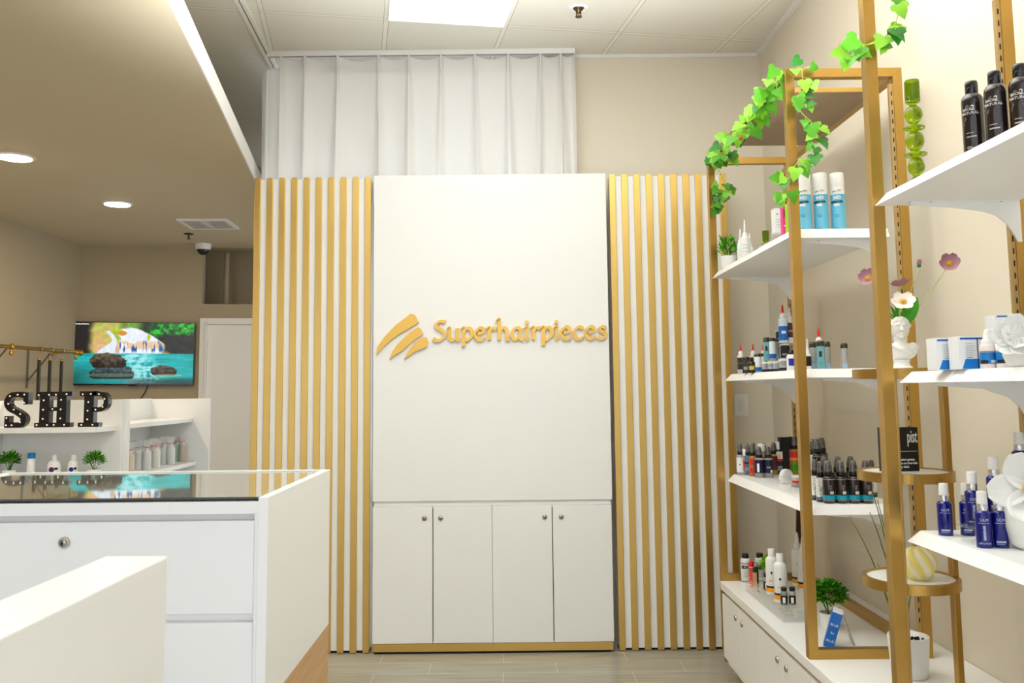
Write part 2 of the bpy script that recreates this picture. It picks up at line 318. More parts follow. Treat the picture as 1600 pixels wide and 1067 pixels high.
def fr(s, tz):
    x = -1.222+s*1.614; k = max(q for q in range(len(pleats)) if pleats[q] <= x+1e-9); k = min(k, len(pleats)-2)
    f = (x-pleats[k])/(pleats[k+1]-pleats[k]); soft = min(1, .25+tz*1.1)
    pk = math.exp(-(min(f, 1-f)*(pleats[k+1]-pleats[k])/(.007+.022*tz))**2)
    y = 4.722+.018*math.sin(PI*f)*(1-.3*tz)-.026*pk+.012*tz*math.sin(f*2*PI+k*1.7)+.006*tz*math.sin(x*31+k)
    return x+(.012*tz*math.sin(k*2.1+f*3)) - (.006 if s < .02 else 0), y
def ft(s):
    x = -1.222+s*1.614; k = max(q for q in range(len(pleats)) if pleats[q] <= x+1e-9); k = min(k, len(pleats)-2)
    f = (x-pleats[k])/(pleats[k+1]-pleats[k]); return 3.150-.018*math.sin(PI*f)**1.0*(pleats[k+1]-pleats[k])/.18
t = thing('sheer_curtain', 'long white sheer curtain hanging above the slatted feature wall', 'curtain', (0, 0, 0))
part('curtain_cloth', curtain_sheet(fr, 1, ft, 2.32, 420, 30), CURT, t)
mb = curtain_sheet(lambda s, tz: (fr(s, tz*.12)[0], fr(s, tz*.12)[1]-.0016), 1, lambda s: ft(s)+.001, 3.062, 420, 6); 
part('header_tape', mb, CURT, t, label='doubled header band')
for p in pleats[1:-1]:
    mb = MB(); mb.box(p-.0035, 4.688, 3.045, p+.0035, 4.697, ft((p+1.222)/1.614)+.001); part('pleat', mb, CURT, t, bevel=.002)
def side(s, tz):
    L = s*1.9
    if L < .09: return (-1.235-L, 4.77+.004*math.sin(L*90)+.015*tz)
    q = L-.09; z = abs(((q/.17) % 1)-.5)*2; return (-1.326-.002*tz-(.045*(1-z) if q > .02 else 0)*(1-.2*tz), 4.775+q*.95)
t = tag(part('sheer_curtain', curtain_sheet(side, 1, lambda s: 3.10, 2.32, 330, 16), CURT), 'narrow white curtain turning back at the corner, beside the ceiling gap', 'curtain')
# ------------------------------------------------------------ slatted feature panels
def slat_panel(x0, lab, tops):
    t = thing('slatted_panel', lab, 'wall panel', (x0, 4.58, 0)); p = .06475; W = 9*p+.032
    mb = MB(); mb.box(.002, .012, .012, W-.002, .10, 2.432); part('backing_board', mb, WHITE, t, bevel=.003)
    for k in range(10):
        mb = MB(); a = k*p; b = a+.0325
        mb.prism([(a, .004), (b, .004), (b, 2.434), (b-.006, 2.44), (a+.006, 2.44), (a, 2.434)], 0, .0125); part('slat', mb, GOLD, t, bevel=.0015)
    mb = MB(); mb.box(.002, .02, 0, W-.002, .09, .012); part('base_gap', mb, DARK, t)
slat_panel(-1.3235, 'white panel with ten gold slats, left of the white central cabinet', 0)
slat_panel(.549, 'white panel with ten gold slats, right of the white central cabinet', 0)
# ------------------------------------------------------------ central cabinet with the sign
t = thing('tall_cabinet', 'tall white cabinet with four locked doors below a blank panel carrying the gold sign', 'cabinet', (0, 4.56, 0))
xl, xr = -.690, .528
mb = MB(); mb.box(xl+.004, .02, .05, xr-.004, .12, .78); mb.box(xl+.004, .05, .74, xr-.004, .12, 2.436); part('carcass', mb, WHITE, t)
mb = MB(); mb.box(xl, 0, .753, xr, .05, 2.44); part('upper_panel', mb, WHITE, t, bevel=.0015)
mb = MB(); mb.box(xl+.01, .012, .728, xr-.012, .03, .753); part('shadow_rail', mb, WHITE2, t)
mb = MB(); mb.box(xl+.002, .002, .012, xr-.01, .12, .050); part('plinth', mb, GOLD, t, bevel=.001)
mb = MB(); mb.box(xl+.01, .01, 0, xr-.02, .12, .012); part('base_gap', mb, DARK, t)
def lock(parent, x, y, z, M=None, r=.0125):
    mb = MB(); R = (M or Matrix.Translation((x, y, z)) @ Matrix.Rotation(PI/2, 4, 'X'))
    mb.lathe([(r*1.05, 0), (r*1.05, .004), (r*.92, .006), (r*.80, .0035)], 24, 0, R); mb.lathe([(r*.72, 0), (r*.72, .005), (r*.60, .008), (r*.1, .008)], 20, 0, R)
    o = part('lock', mb, [NICK], parent); mb2 = MB(); mb2.box(-r*.12, -r*.42, .0078, r*.12, r*.42, .0086, M=R); mb2.lathe([(r*.28, .0078), (r*.28, .0085)], 12, 0, R); part('keyhole', mb2, DARK, o); return o
ds = [xl, -.3845, -.084, .2215, xr-.005]
for k in range(4):
    mb = MB(); mb.box(ds[k]+(.0022 if k % 2 else .0009), 0, .053, ds[k+1]-(.0009 if k % 2 else .0022), .019, .727); d = part('door', mb, WHITE, t, bevel=.001)
    lx = (-.427, -.345, .183, .267)[k]; lock(d, lx, 0, .667)
for k in (1, 3): part('shadow_gap', MB().box(ds[k]-.003, .0192, .056, ds[k]+.003, .0205, .715), DARK, t)
# gold sign: broad-nib strokes
def catmull(pts, n=8):
    P = [Vector((p[0], p[1])) for p in pts]; out = []
    for i in range(len(P)-1):
        a = P[max(i-1, 0)]; b = P[i]; c = P[i+1]; d = P[min(i+2, len(P)-1)]
        for k in range(n):
            t_ = k/n; out.append(.5*((2*b)+(c-a)*t_+(2*a-5*b+4*c-d)*t_*t_+(3*b-a-3*c+d)*t_**3))
    out.append(P[-1]); return out
def stroke(mb, pts, w=.022, thin=.42, nib=.65, y0=0, y1=.012, curve=True, ends=True):
    Q = catmull(pts) if curve and len(pts) > 2 else [Vector(p) for p in pts]; n = len(Q); L = []; R = []
    for i, p in enumerate(Q):
        d = (Q[min(i+1, n-1)]-Q[max(i-1, 0)]).normalized(); ang = math.atan2(d.y, d.x); ww = w*(thin+(1-thin)*abs(math.sin(ang-nib)))/2
        nn = Vector((-d.y, d.x)); L.append(p+nn*ww); R.append(p-nn*ww)
    vs = []; fs = []
    for y in (y0, y1):
        for i in range(n): vs.append((L[i].x, y, L[i].y)); vs.append((R[i].x, y, R[i].y))
    o = 2*n
    for i in range(n-1):
        a = 2*i; fs += [(a, a+1, a+3, a+2), (o+a, o+a+2, o+a+3, o+a+1), (a, a+2, o+a+2, o+a), (a+1, o+a+1, o+a+3, a+3)]
    fs += [(0, o, o+1, 1), (2*n-2, 2*n-1, o+2*n-1, o+2*n-2)]
    mb.add(vs, fs)
W_ = .62
LET = {
 'S': ([[(.55, .93), (.45, .99), (.30, .98), (.17, .86), (.20, .70), (.38, .56), (.52, .40), (.52, .20), (.36, .04), (.16, .02), (.03, .12)]], .60),
 'u': ([[(.02, .60), (.10, .64), (.11, .40), (.12, .14), (.24, .03), (.38, .12), (.44, .30)], [(.45, .64), (.44, .30), (.46, .06), (.56, .02)]], .58),
 'p': ([[(.0, .58), (.11, .64), (.11, .30), (.11, -.20), (.115, -.30)], [(.12, .42), (.22, .60), (.38, .62), (.48, .44), (.44, .18), (.28, .02), (.12, .10)]], .54),
 'e': ([[(.10, .33), (.28, .36), (.42, .44), (.38, .60), (.24, .64), (.09, .48), (.07, .24), (.20, .04), (.36, .04), (.48, .15)]], .51),
 'r': ([[(.0, .58), (.11, .64), (.12, .35), (.12, .01)], [(.12, .40), (.22, .58), (.34, .63), (.42, .56)]], .42),
 'h': ([[(.0, .98), (.11, 1.06), (.12, .60), (.12, .01)], [(.12, .36), (.22, .58), (.36, .62), (.44, .48), (.44, .16), (.47, .03), (.57, .03)]], .58),
 'a': ([[(.42, .58), (.28, .64), (.12, .52), (.06, .26), (.16, .05), (.30, .08), (.42, .28)], [(.44, .63), (.42, .34), (.43, .08), (.56, .02)]], .56),
 'i': ([[(.0, .58), (.11, .64), (.115, .30), (.12, .06), (.20, .02)]], .26),
 'c': ([[(.44, .52), (.38, .62), (.24, .62), (.09, .44), (.08, .22), (.20, .04), (.36, .04), (.48, .14)]], .50),
 's': ([[(.38, .56), (.28, .64), (.14, .58), (.14, .44), (.28, .35), (.38, .22), (.30, .06), (.14, .02), (.03, .10)]], .44)}
t = thing('company_sign', 'gold raised letter sign with three brush strokes on the white cabinet panel', 'sign', (0, 4.56, 0))
word = 'Superhairpieces'; tot = sum(LET[c][1] for c in word); X0, X1 = -.383, .520; sx_ = (X1-X0)/tot; x = X0; hh = .098
for c in word:
    mb = MB(); st, adv = LET[c]; 
    for q_, s_ in enumerate(st): stroke(mb, [(x+px*sx_*.95, 1.567+pz*hh*1.02) for px, pz in s_], w=.0200, thin=.55, y0=-.016-.0006*q_, y1=-.002)
    if c == 'i': mb.lathe([(.0095, 0), (.0095, .014)], 16, 0, Matrix.Translation((x+.11*sx_, -.002, 1.567+.93*hh)) @ Matrix.Rotation(PI/2, 4, 'X'), False)
    o = part('letter', mb, GOLDP, t); x += adv*sx_
em = [[(588, 552.5), (589, 542), (600, 526), (618, 507), (632, 497), (641, 489.5), (648, 491.5), (652, 499), (654, 503.5), (640, 512), (625, 520), (610, 531), (598, 542), (590, 552)],
      [(608.5, 561), (613, 548), (622, 536), (640, 519), (653, 511), (657, 513), (660.5, 520), (658, 524), (648, 530), (638, 538), (628, 548), (616, 554)],
      [(631, 560.5), (639, 546), (648, 535), (660, 527.5), (666, 527), (669, 534), (667, 541), (659, 545), (648, 549), (640, 555)]]
for poly in em:
    P2 = [((u-588)*.003296-.671, 1.7085-(v-489.5)*.003296) for u, v in poly]
    mb = MB(); mb.prism(list(reversed(P2))[::-1] if False else P2[::-1], -.016, -.002); part('emblem_stroke', mb, GOLDP, t)
# ------------------------------------------------------------ light switch on the back wall
t = thing('light_switch', 'white rocker light switch plate on the beige back wall', 'light switch', (1.267, YB, 1.217))
mb = MB(); mb.box(-.038, -.006, -.06, .038, 0, .06); part('plate', mb, WHITE2, t, bevel=.002)
mb = MB(); mb.box(-.016, -.011, -.032, .016, -.005, .032); part('rocker', mb, WP, t, bevel=.002)
# ------------------------------------------------------------ long low cabinet on the right
t = thing('low_cabinet', 'long low white cabinet with silver knobs under the gold shelving frames', 'cabinet', (0, 0, 0))
XC = .95; y0, y1 = 1.25, 4.06
mb = MB(); mb.box(XC-.004, y0, .415, XR-.002, y1, .450); part('top_board', mb, WHITE, t, bevel=.002)
mb = MB(); mb.box(XC+.02, y0, .09, XR-.004, y1-.004, .415); part('carcass', mb, WHITE2, t)
mb = MB(); mb.box(XC+.06, y0, 0, XR-.004, y1-.03, .09); part('plinth', mb, GOLD2, t)
mb = MB(); mb.box(XC+.004, y1-.003, .10, XR-.004, y1, .445); part('end_trim', mb, GOLD2, t)
mb = MB(); mb.box(XC+.012, y0, .396, XC+.03, y1-.004, .415); part('shadow_rail', mb, GOLD2, t)
ys = [4.055, 3.765, 3.478, 3.190, 2.895, 2.605, 2.315, 2.025, 1.735, 1.45, 1.255]
for k in range(len(ys)-1):
    mb = MB(); mb.box(XC, ys[k+1]+.0015, .125, XC+.018, ys[k]-.0015, .398); d = part('door', mb, WHITE, t, bevel=.001)
    ky = ys[k+1]+.05 if k % 2 == 0 else ys[k]-.05
    mb = MB(); R = Matrix.Translation((XC, ky, .350)) @ Matrix.Rotation(-PI/2, 4, 'Y'); mb.lathe([(.0115, 0), (.0122, .0015), (.0118, .0055), (.0085, .0075), (.006, .005), (.001, .005)], 24, 0, R); part('knob', mb, NICK, d)
CT = .450
# ------------------------------------------------------------ gold shelving frames and shelves
PW = .031
def miter_frame(parent, y, x0=XC, x1=1.345, z0=CT, z1=2.385):
    for nm, q in (('front_post', (x0, z0, x0+PW, z1)), ('rear_post', (x1-PW, z0, x1, z1))):
        mb = MB(); a = PW if 1 else 0
        if nm == 'front_post': poly = [(x0, z0), (x0+PW, z0+PW), (x0+PW, z1-PW), (x0, z1)]
        else: poly = [(x1-PW, z0+PW), (x1, z0), (x1, z1), (x1-PW, z1-PW)]
        mb.prism(poly, y, y+PW); part(nm, mb, GOLD2, parent, bevel=.001)
    mb = MB(); mb.prism([(x0, z1), (x0+PW, z1-PW), (x1-PW, z1-PW), (x1, z1)], y, y+PW); part('top_bar', mb, GOLD2, parent, bevel=.001)
    mb = MB(); mb.prism([(x0, z0), (x1, z0), (x1-PW, z0+PW), (x0+PW, z0+PW)], y, y+PW); part('bottom_bar', mb, GOLD2, parent, bevel=.001)
def strip(parent, y, zlo=.53, zhi=2.33, face=-1):
    mb = MB(); mb.box(1.301, y+.004, zlo, 1.3145, y+.018, zhi, 0); z = zlo+.03
    while z < zhi-.03:
        mb.box(1.3060, y+.0032, z, 1.3095, y+.0045, z+.015, 1); z += .032
    part('slotted_strip', mb, [mat('tan_metal', (.74, .62, .42), .4, metal=.5), DARK], parent)
def bay(ylo, yhi, lab, panel=True, nearframe=True, farframe=True):
    t = thing('shelving_frame', lab, 'shelving frame', (0, 0, 0), group='gold shelving frames on the low cabinet')
    if nearframe: miter_frame(t, ylo); strip(t, ylo)
    if farframe: miter_frame(t, yhi-PW); strip(t, yhi-PW)
    mb = MB(); mb.box(XC, ylo+PW, 2.385-PW, XC+PW, yhi-PW, 2.385); part('front_rail', mb, GOLD2, t, bevel=.001)
    mb = MB(); mb.box(1.345-PW, ylo+PW, 2.385-PW, 1.345, yhi-PW, 2.385); part('rear_rail', mb, GOLD2, t, bevel=.001)
    mb = MB(); mb.box(1.345-PW, ylo+PW, CT, 1.345, yhi-PW, CT+PW); part('bottom_rail', mb, GOLD2, t, bevel=.001)
    if panel:
        mb = MB(); mb.box(XC+PW, ylo+.15, 2.352, 1.345-PW, ylo+.84, 2.366); part('top_board', mb, [BROWNP], t)
        mb = MB(); mb.box(XC+PW, ylo+.145, 2.351, 1.345-PW, ylo+.15, 2.367); part('board_edging', mb, GOLD, t)
    return t
bay(2.90, 4.085, 'gold shelving frame at the back, ivy over its top')
bay(1.10, 2.28, 'gold shelving frame nearest the camera, cut by the right edge', panel=False, nearframe=False)
def shelf(x0, ylo, yhi, zb, zt, lab, xb=1.297, brk=(1, 1)):
    t = thing('wall_shelf', lab, 'shelf', (0, 0, 0), group='white bevelled shelves in the gold frames')
    e = .026
    mb = MB(); mb.frustum((x0, ylo, xb, yhi), zb, (x0+e, ylo+e*.7, xb, yhi-e*.7), zt); part('board', mb, WHITE3, t, bevel=.0015)
    for on, y in zip(brk, (ylo+.045, yhi-.05)):
        if not on: continue
        prof = [(x0+.07, zb), (x0+.07, zb-.008), (x0+.19, zb-.017), (1.20, zb-.026), (1.235, zb-.036), (1.262, zb-.058), (1.280, zb-.088), (1.288, zb-.105), (1.298, zb-.105), (1.298, zb)]
        mb = MB(); mb.prism(prof, y, y+.004); mb.box(x0+.07, y-.006, zb-.002, 1.29, y+.010, zb); part('bracket', mb, WHITE3, t)
        mb = MB()
        for sx in (x0+.12, 1.25): part('screw', MB().lathe([(.004, zb-.003), (.004, zb-.0018)], 10, 0, Matrix.Translation((sx, y-.002, 0))), NICK, t)
shelf(.950, 2.945, 4.045, 1.812, 1.846, 'top white shelf of the back gold frame, holding blue and white spray cans')
shelf(.992, 2.945, 4.045, 1.342, 1.372, 'middle white shelf of the back gold frame, holding red-tipped bottles')
shelf(.988, 2.945, 4.045, .893, .924, 'lowest white shelf of the back gold frame, holding black spray bottles')
shelf(.952, 1.14, 2.245, 1.775, 1.806, 'top white shelf of the near gold frame, holding dark brown bottles')
shelf(.990, 1.14, 2.245, 1.320, 1.348, 'middle white shelf of the near gold frame, holding blue and white boxes')
shelf(.990, 1.14, 2.245, .928, .957, 'lowest white shelf of the near gold frame, holding blue glass bottles')
#--ITEMS--
# ------------------------------------------------------------ helpers for small goods
def at(u, v, **k):
    """the point where the line of sight through a spot of the photograph meets the plane x, y or z = value"""
    r = (u-CX)/F; q = -(v-CY)/F; d = cxv*r+cyv*q+fwd; ax, val = list(k.items())[0]; i = 'xyz'.index(ax)
    t_ = (val-(H if i == 2 else 0))/d[i]; return Vector((d[0]*t_, d[1]*t_, H+d[2]*t_))
KITS = {}
def kit(name, parts): KITS[name] = [(pn, mb.mesh(name+'_'+pn, ms), lab, par) for pn, mb, ms, lab, par in parts]
def put(kind, name, label, cat, loc, rz=0, group=None, sc=1):
    t = thing(name, label, cat, loc, rz, group); t.scale = (sc, sc, sc); made = {}
    for pn, me, lab, par in KITS[kind]:
        o = link(pn, me, made[par] if par else t); made[pn] = o
        if lab: o['label'] = lab
    return t
def P_(pn, mb, ms, lab=None, par=None): return (pn, mb, ms if isinstance(ms, list) else [ms], lab, par)
def band(r, z0, z1, n=24, mi=0, a0=0, a1=2*PI, mb=None):
    mb = mb or MB(); vs = []; fs = []; k = 20 if a1-a0 < 6.2 else n
    for i in range(k+1): a = a0+(a1-a0)*i/k; vs += [(r*math.sin(a), -r*math.cos(a), z0), (r*math.sin(a), -r*math.cos(a), z1)]
    for i in range(k): fs.append((2*i, 2*i+2, 2*i+3, 2*i+1))
    return mb.add(vs, fs, mi, True)
def body(r, h, sh=None, neck=None, n=24, mb=None, lob=None):
    sh = sh if sh is not None else r*.35; neck = neck or r*.5
    return (mb or MB()).lathe([(r*.93, 0), (r, r*.08), (r, h-sh), (r*.95, h-sh*.6), (r*.8, h-sh*.25), (neck, h)], n, lob=lob)
def sprayer(r, z, cap, head, clear=SMOKE, ch=.034):
    """collar, pump head and see-through overcap sitting at height z"""
    a = MB().lathe([(r*.72, z), (r*.74, z+.001), (r*.74, z+.013), (r*.62, z+.015)], 20)
    b = MB().lathe([(r*.34, z+.014), (r*.34, z+.022), (r*.5, z+.024), (r*.5, z+.036), (r*.4, z+.039)], 16); b.box(-r*.12, -r*.68, z+.028, r*.12, 0, z+.034)
    c = MB().lathe([(r*.66, z+.015), (r*.62, z+.02+ch*.4), (r*.50, z+.015+ch), (r*.40, z+.019+ch), (r*.1, z+.020+ch)], 20)
    return [P_('collar', a, cap), P_('pump_head', b, head), P_('overcap', c, clear)]
def textpart(items, ms):
    mb = MB()
    for it in items: add_text(mb, *it[0], **it[1])
    return mb
# kinds
r = .0205
tx = MB()
for k in range(5): band(r+.0004, .060-k*.0035, .0615-k*.0035, a0=.15-.35, a1=.62-.35-(k % 2)*.12, mb=tx)
kit('black_spray', [P_('body', body(r, .094, .012), BRN), P_('label_band', band(r+.0003, .0135, .0285), TEAL), P_('silver_line', band(r+.0003, .0105, .012, mb=band(r+.0003, .0815, .083)), mat('silver_line', (.75, .75, .74), .3, metal=.5)), P_('barcode', band(r+.0004, .032, .042, a0=-.15, a1=.50), mat('barcode_white', (.85, .83, .82), .5)), P_('print', tx, GREY)]+sprayer(r, .094, BLK, BLK, SMOKE, .032))
tx = MB(); add_text(tx, 'NATURE', .012, 0, .03, r=r*.85+.0006, a0=-.1, vert=True)
for k in range(9): band(r*.85+.0005, .078-k*.005, .079-k*.005, a0=-.9, a1=-.5+(k % 3)*.07, mb=tx)
kit('white_label_spray', [P_('body', body(r*.85, .09, .012), BLKG), P_('label', band(r*.85+.0003, .018, .084), WP), P_('print', tx, INK), P_('lines', band(r*.85+.0004, .010, .0125, mb=band(r*.85+.0004, .0145, .016)), GREY)]+sprayer(r*.85, .09, BLK, BLK, SMOKE, .032))
def sprkit(name, bodym, lab_items, r=.017, h=.09, capm=BLK, clear=SMOKE):
    ps = [P_('body', body(r, h, .010), bodym)]
    for nm, z0, z1, m_, a0, a1 in lab_items: ps.append(P_(nm, band(r+.0004, z0, z1, a0=a0, a1=a1), m_))
    kit(name, ps+sprayer(r, h, capm, BLK, clear, .03))
sprkit('clear_white_spray', CLB, [('label', .012, .078, WP, -1.6, 1.0), ('mark', .044, .049, INK, -.6, -.3)])
sprkit('blue_spray', BLULQ, [('label', .05, .06, NAVY, -1.2, .5), ('mark', .02, .035, AQUA, -1.2, .7)])
sprkit('orange_spray', AMB, [('label', .05, .075, REDP, -1.4, 1), ('mark', .015, .036, REDP, -1.4, 1)])
sprkit('navy_spray', CLB, [('label', .022, .082, NAVY, -1.8, 1.8), ('barcode', .026, .066, WP, -.75, -.25)], r=.0215, h=.092)
sprkit('navy_front_spray', CLB, [('label', .022, .082, NAVY, -1.8, 1.8), ('mark', .044, .052, GREY, -.65, .2), ('tag', .024, .036, WP, .1, .7)], r=.0215, h=.092)
sprkit('maroon_spray', AMB, [('label', .022, .082, MAR, -1.8, 1.8)], r=.0195, h=.092)
sprkit('big_blue_spray', BLULQ, [('label', .03, .055, REDP, -1.3, .3), ('mark', .062, .07, TEAL, -1.3, .8)], r=.021, h=.118)
sprkit('fruit_spray', AMB, [('label', .078, .105, REDP, -1.7, 1.4), ('mark', .068, .078, ORG, -1.7, 1.4), ('leaves', .02, .05, LEAF, -1.3, 1)], r=.022, h=.118)
r = .021; tx = MB(); add_text(tx, 'S', .02, 0, .078, r=r+.0006, a0=-.3)
kit('white_cap_bottle', [P_('body', body(r, .115, .014), mat('dark_liquid', (.12, .16, .14), .1, coat=.5)), P_('label', band(r+.0003, .062, .104), WP), P_('red_band', band(r+.0005, .062, .072), REDP), P_('emblem', tx, REDP), P_('print', band(r+.0005, .02, .04, a0=-1, a1=.3), GREY), P_('cap', MB().lathe([(r*.72, .113), (r*.74, .145), (r*.68, .147)], 20), WP)])
kit('plain_white_cap', [P_('body', body(.016, .09), CLB), P_('label', band(.0163, .02, .07), REDP), P_('cap', MB().lathe([(.014, .09), (.014, .118), (.012, .12)], 18), WP)])
# squeeze bottle with a pointed nozzle
def nozkit(name, r, h, bodym, tip, labs, nh=.035):
    ps = [P_('body', body(r, h, r*.7, r*.55), bodym), P_('cap', MB().lathe([(r*.62, h-.002), (r*.60, h+.012), (r*.42, h+.015), (r*.25, h+.018), (r*.22, h+.02)], 18), WP), P_('nozzle', MB().lathe([(r*.36, h+.019), (r*.30, h+.022), (r*.17, h+.019+nh*.7), (r*.10, h+.019+nh*.74)], 14), tip)]
    for nm, z0, z1, m_, a0, a1 in labs: ps.append(P_(nm, band(r+.0004, z0, z1, a0=a0, a1=a1), m_))
    kit(name, ps)
F2 = (-PI, PI)
nozkit('red_tip_small', .0155, .082, mat('cream_bottle', (.86, .84, .78), .3), RED, [('label', .018, .070, mat('charcoal_print', (.17, .15, .15), .4), *F2), ('stripe', .042, .048, mat('yellow_print', (.85, .75, .25), .4), *F2)])
nozkit('red_tip_blue', .0175, .100, mat('milky_bottle', (.85, .9, .93), .3), RED, [('label', .010, .066, BLU2, *F2), ('mark', .036, .047, WP, -.7, .3)], nh=.042)
nozkit('white_tip_maroon', .0165, .082, WP, WP, [('label', .02, .072, MAR, *F2), ('stripe', .040, .047, WP, *F2)])
nozkit('white_tip_black', .012, .062, WP, WP, [('label', .012, .05, INK, *F2), ('low', .012, .03, MAR, *F2)], nh=.05)
nozkit('white_nozzle', .019, .098, WP, WP, [('print', .058, .0595, GREY, -.9, .2), ('print_low', .045, .0465, GREY, -.9, .5), ('print_base', .03, .0315, GREY, -.9, .3)], nh=.07)
def tubekit(name, r, h, bodym, labs, cap=.2, capm=None):
    ps = [P_('body', MB().lathe([(r, 0), (r, h*(1-cap)), (r*.97, h*(1-cap)+.001)], 20), bodym), P_('cap', MB().lathe([(r*1.02, h*(1-cap)), (r*1.04, h*.93), (r*.8, h), (r*.3, h)], 20), capm or mat('olive_black', (.16, .15, .12), .2, coat=.4))]
    for nm, z0, z1, m_, a0, a1 in labs: ps.append(P_(nm, band(r+.0004, z0*h, z1*h, a0=a0, a1=a1), m_))
    kit(name, ps)
tubekit('clear_tube', .0125, .093, CLB, [('label', 0.02, .2, mat('pale_blue_print', (.6, .72, .85), .4), -1, .4), ('print', .3, .7, GREY, .2, .6)])
tubekit('aqua_tube', .0145, .098, AQUA, [('label', .42, .62, INK, -.7, -.05), ('mark', .15, .25, TEAL, -.6, 0)])
tubekit('white_blue_tube', .0145, .078, CLB, [('label', .3, .85, WP, *F2), ('mark', .1, .3, BLU2, *F2)], cap=.17)
tubekit('charcoal_tube', .013, .055, mat('charcoal_tubes', (.20, .18, .17), .25), [('label', .2, .4, GREY, -1, .4)])
tubekit('yellow_black_jar', .013, .04, INK, [('label', .25, .6, mat('yellow_print2', (.80, .72, .20), .4), -.9, .6)], cap=.3)
tubekit('clear_jar', .0155, .046, CLB, [('label', .05, .3, NAVY, *F2), ('print', .45, .8, GREY, -.8, .6)], cap=.22, capm=mat('frost_cap', (.80, .80, .76), .3))
tubekit('black_print_jar', .0155, .05, CLB, [('label', .15, .95, INK, -1.2, 1.1), ('mark', .3, .42, GREY, -.8, .4)], cap=.1, capm=WP)
kit('white_blue_bottle', [P_('body', body(.018, .062, .012), WP), P_('emblem', band(.0184, .02, .046, a0=-.9, a1=.7), mat('royal_print', (.06, .14, .65), .4)), P_('cap', MB().lathe([(.010, .06), (.010, .076), (.008, .077)], 16), BLK)])
# aerosol can
r = .0245; tx = MB(); add_text(tx, 'ND', .016, 0, .116, r=r+.0006, a0=-.52, bold=.0006)
band(r+.0005, .092, .100, a0=-1.0, a1=-.25, mb=tx)
t2 = MB(); add_text(t2, 'REMOVER', .0095, 0, .1035, r=r+.0006, a0=-.6, bold=.0004); add_text(t2, 'pro 777', .009, 0, .142, r=r+.0006, a0=-.55); add_text(t2, 'net wt', .006, 0, .012, r=r+.0006, a0=-.75)
for z in (.054, .060): band(r+.0005, z, z+.0012, a0=-1.0, a1=-.35, mb=t2)
kit('aerosol', [P_('can', MB().lathe([(r*.92, 0), (r, .003), (r, .158), (r*.98, .160)], 28), WP), P_('label', band(r+.0003, .003, .134), CYAN), P_('cap', MB().lathe([(r*1.0, .160), (r*1.0, .205), (r*.93, .211), (r*.3, .213)], 28), WP), P_('white_print', tx, WP), P_('dark_print', t2, NAVY)])
# dark shampoo bottle
r = .0235
def shampoo(kname, s):
    tx = MB(); add_text(tx, 'BACK', .0085, 0, .0985, r=r+.0006, a0=-1.02); add_text(tx, '2', .0165, 0, .0985, r=r+.0006, a0=-.50, bold=.0002); add_text(tx, 'NATURAL', .0088, 0, .0895, r=r+.0006, a0=-.80)
    for z, q in ((.046, .1), (.038, .3), (.0365, .3), (.014, -.1), (.011, 0)): band(r+.0005, z, z+.0009, a0=-1.2, a1=-.6+q, mb=tx)
    ps = [P_('body', body(r, .142, .018, .013), BRN), P_('cap', MB().lathe([(.0135, .142), (.0138, .143), (.0138, .167), (.0125, .171), (.004, .1715)], 24), BLKG), P_('print', tx, mat('silver_print', (.82, .80, .78), .4))]
    if s: t3 = MB(); add_text(t3, 'S', .0165, 0, .072, r=r+.0006, a0=-.42); ps.append(P_('letter_print', t3, mat('rose_print', (.45, .30, .26), .4)))
    kit(kname, ps)
shampoo('shampoo', 0); shampoo('shampoo_s', 1)
# cobalt glass bottle
r = .0168
def cobalt(kname, word, side_):
    tx = MB(); add_text(tx, 'ULMN'[:len(word)] if side_ else word, .0085, 0, .058, r=r+.0006, a0=-.35)
    band(r+.0005, .0535, .0543, a0=-1.1, a1=.3, mb=tx)
    if side_: add_text(tx, 'REFRESHER', .0062, 0, .018, r=r+.0006, a0=-.25, vert=True, bold=.0003, align='LEFT'); add_text(tx, 'ultra fresh', .006, 0, .009, r=r+.0006, a0=-.35)
    else: band(r+.0005, .012, .0155, a0=-1.0, a1=.15, mb=tx); band(r+.0005, .0085, .0095, a0=-1.0, a1=.0, mb=tx)
    kit(kname, [P_('body', body(r, .080, .006, .012), BLUE), P_('collar', MB().lathe([(.0112, .079), (.0115, .080), (.0115, .094), (.011, .095)], 20), mat('silver_collar', (.85, .85, .86), .2, metal=.9)), P_('cap', MB().lathe([(.0113, .095), (.0105, .120), (.0098, .122), (.003, .1225)], 20), WP), P_('print', tx, mat('pale_blue_ink', (.72, .78, .92), .4))])
cobalt('cobalt', 'ULM', 0); cobalt('cobalt_text', 'ULM', 1)
# white bottle with orange band
r = .0265; tx = MB(); add_text(tx, 'PRO', .009, 0, .058, r=r+.0006, a0=-.5)
em_ = MB(); band(r+.0005, .093, .100, a0=-.52, a1=-.2, mb=em_); band(r+.0005, .088, .093, a0=-.45, a1=-.28, mb=em_)
kit('orange_band', [P_('body', MB().lathe([(r*.95, 0), (r, .002), (r, .142), (r*.93, .152), (r*.6, .160), (.0125, .162)], 26), WP), P_('black_band', band(r+.0004, .030, .038), INK), P_('orange_band', band(r+.0004, .013, .030), ORG), P_('emblem', em_, INK), P_('print', tx, ORG), P_('cap', MB().lathe([(.0145, .161), (.0145, .192), (.013, .194)], 20), WP)])
kit('orange_band_nozzle', [P_('body', MB().lathe([(r*.95, 0), (r, .002), (r, .142), (r*.93, .152), (r*.6, .160), (.0125, .162)], 26), WP), P_('black_band', band(r+.0004, .030, .038), INK), P_('orange_band', band(r+.0004, .013, .030), ORG), P_('emblem', em_, INK), P_('cap', MB().lathe([(.0155, .161), (.0150, .175), (.010, .185), (.005, .225), (.0035, .23)], 20), WP)])
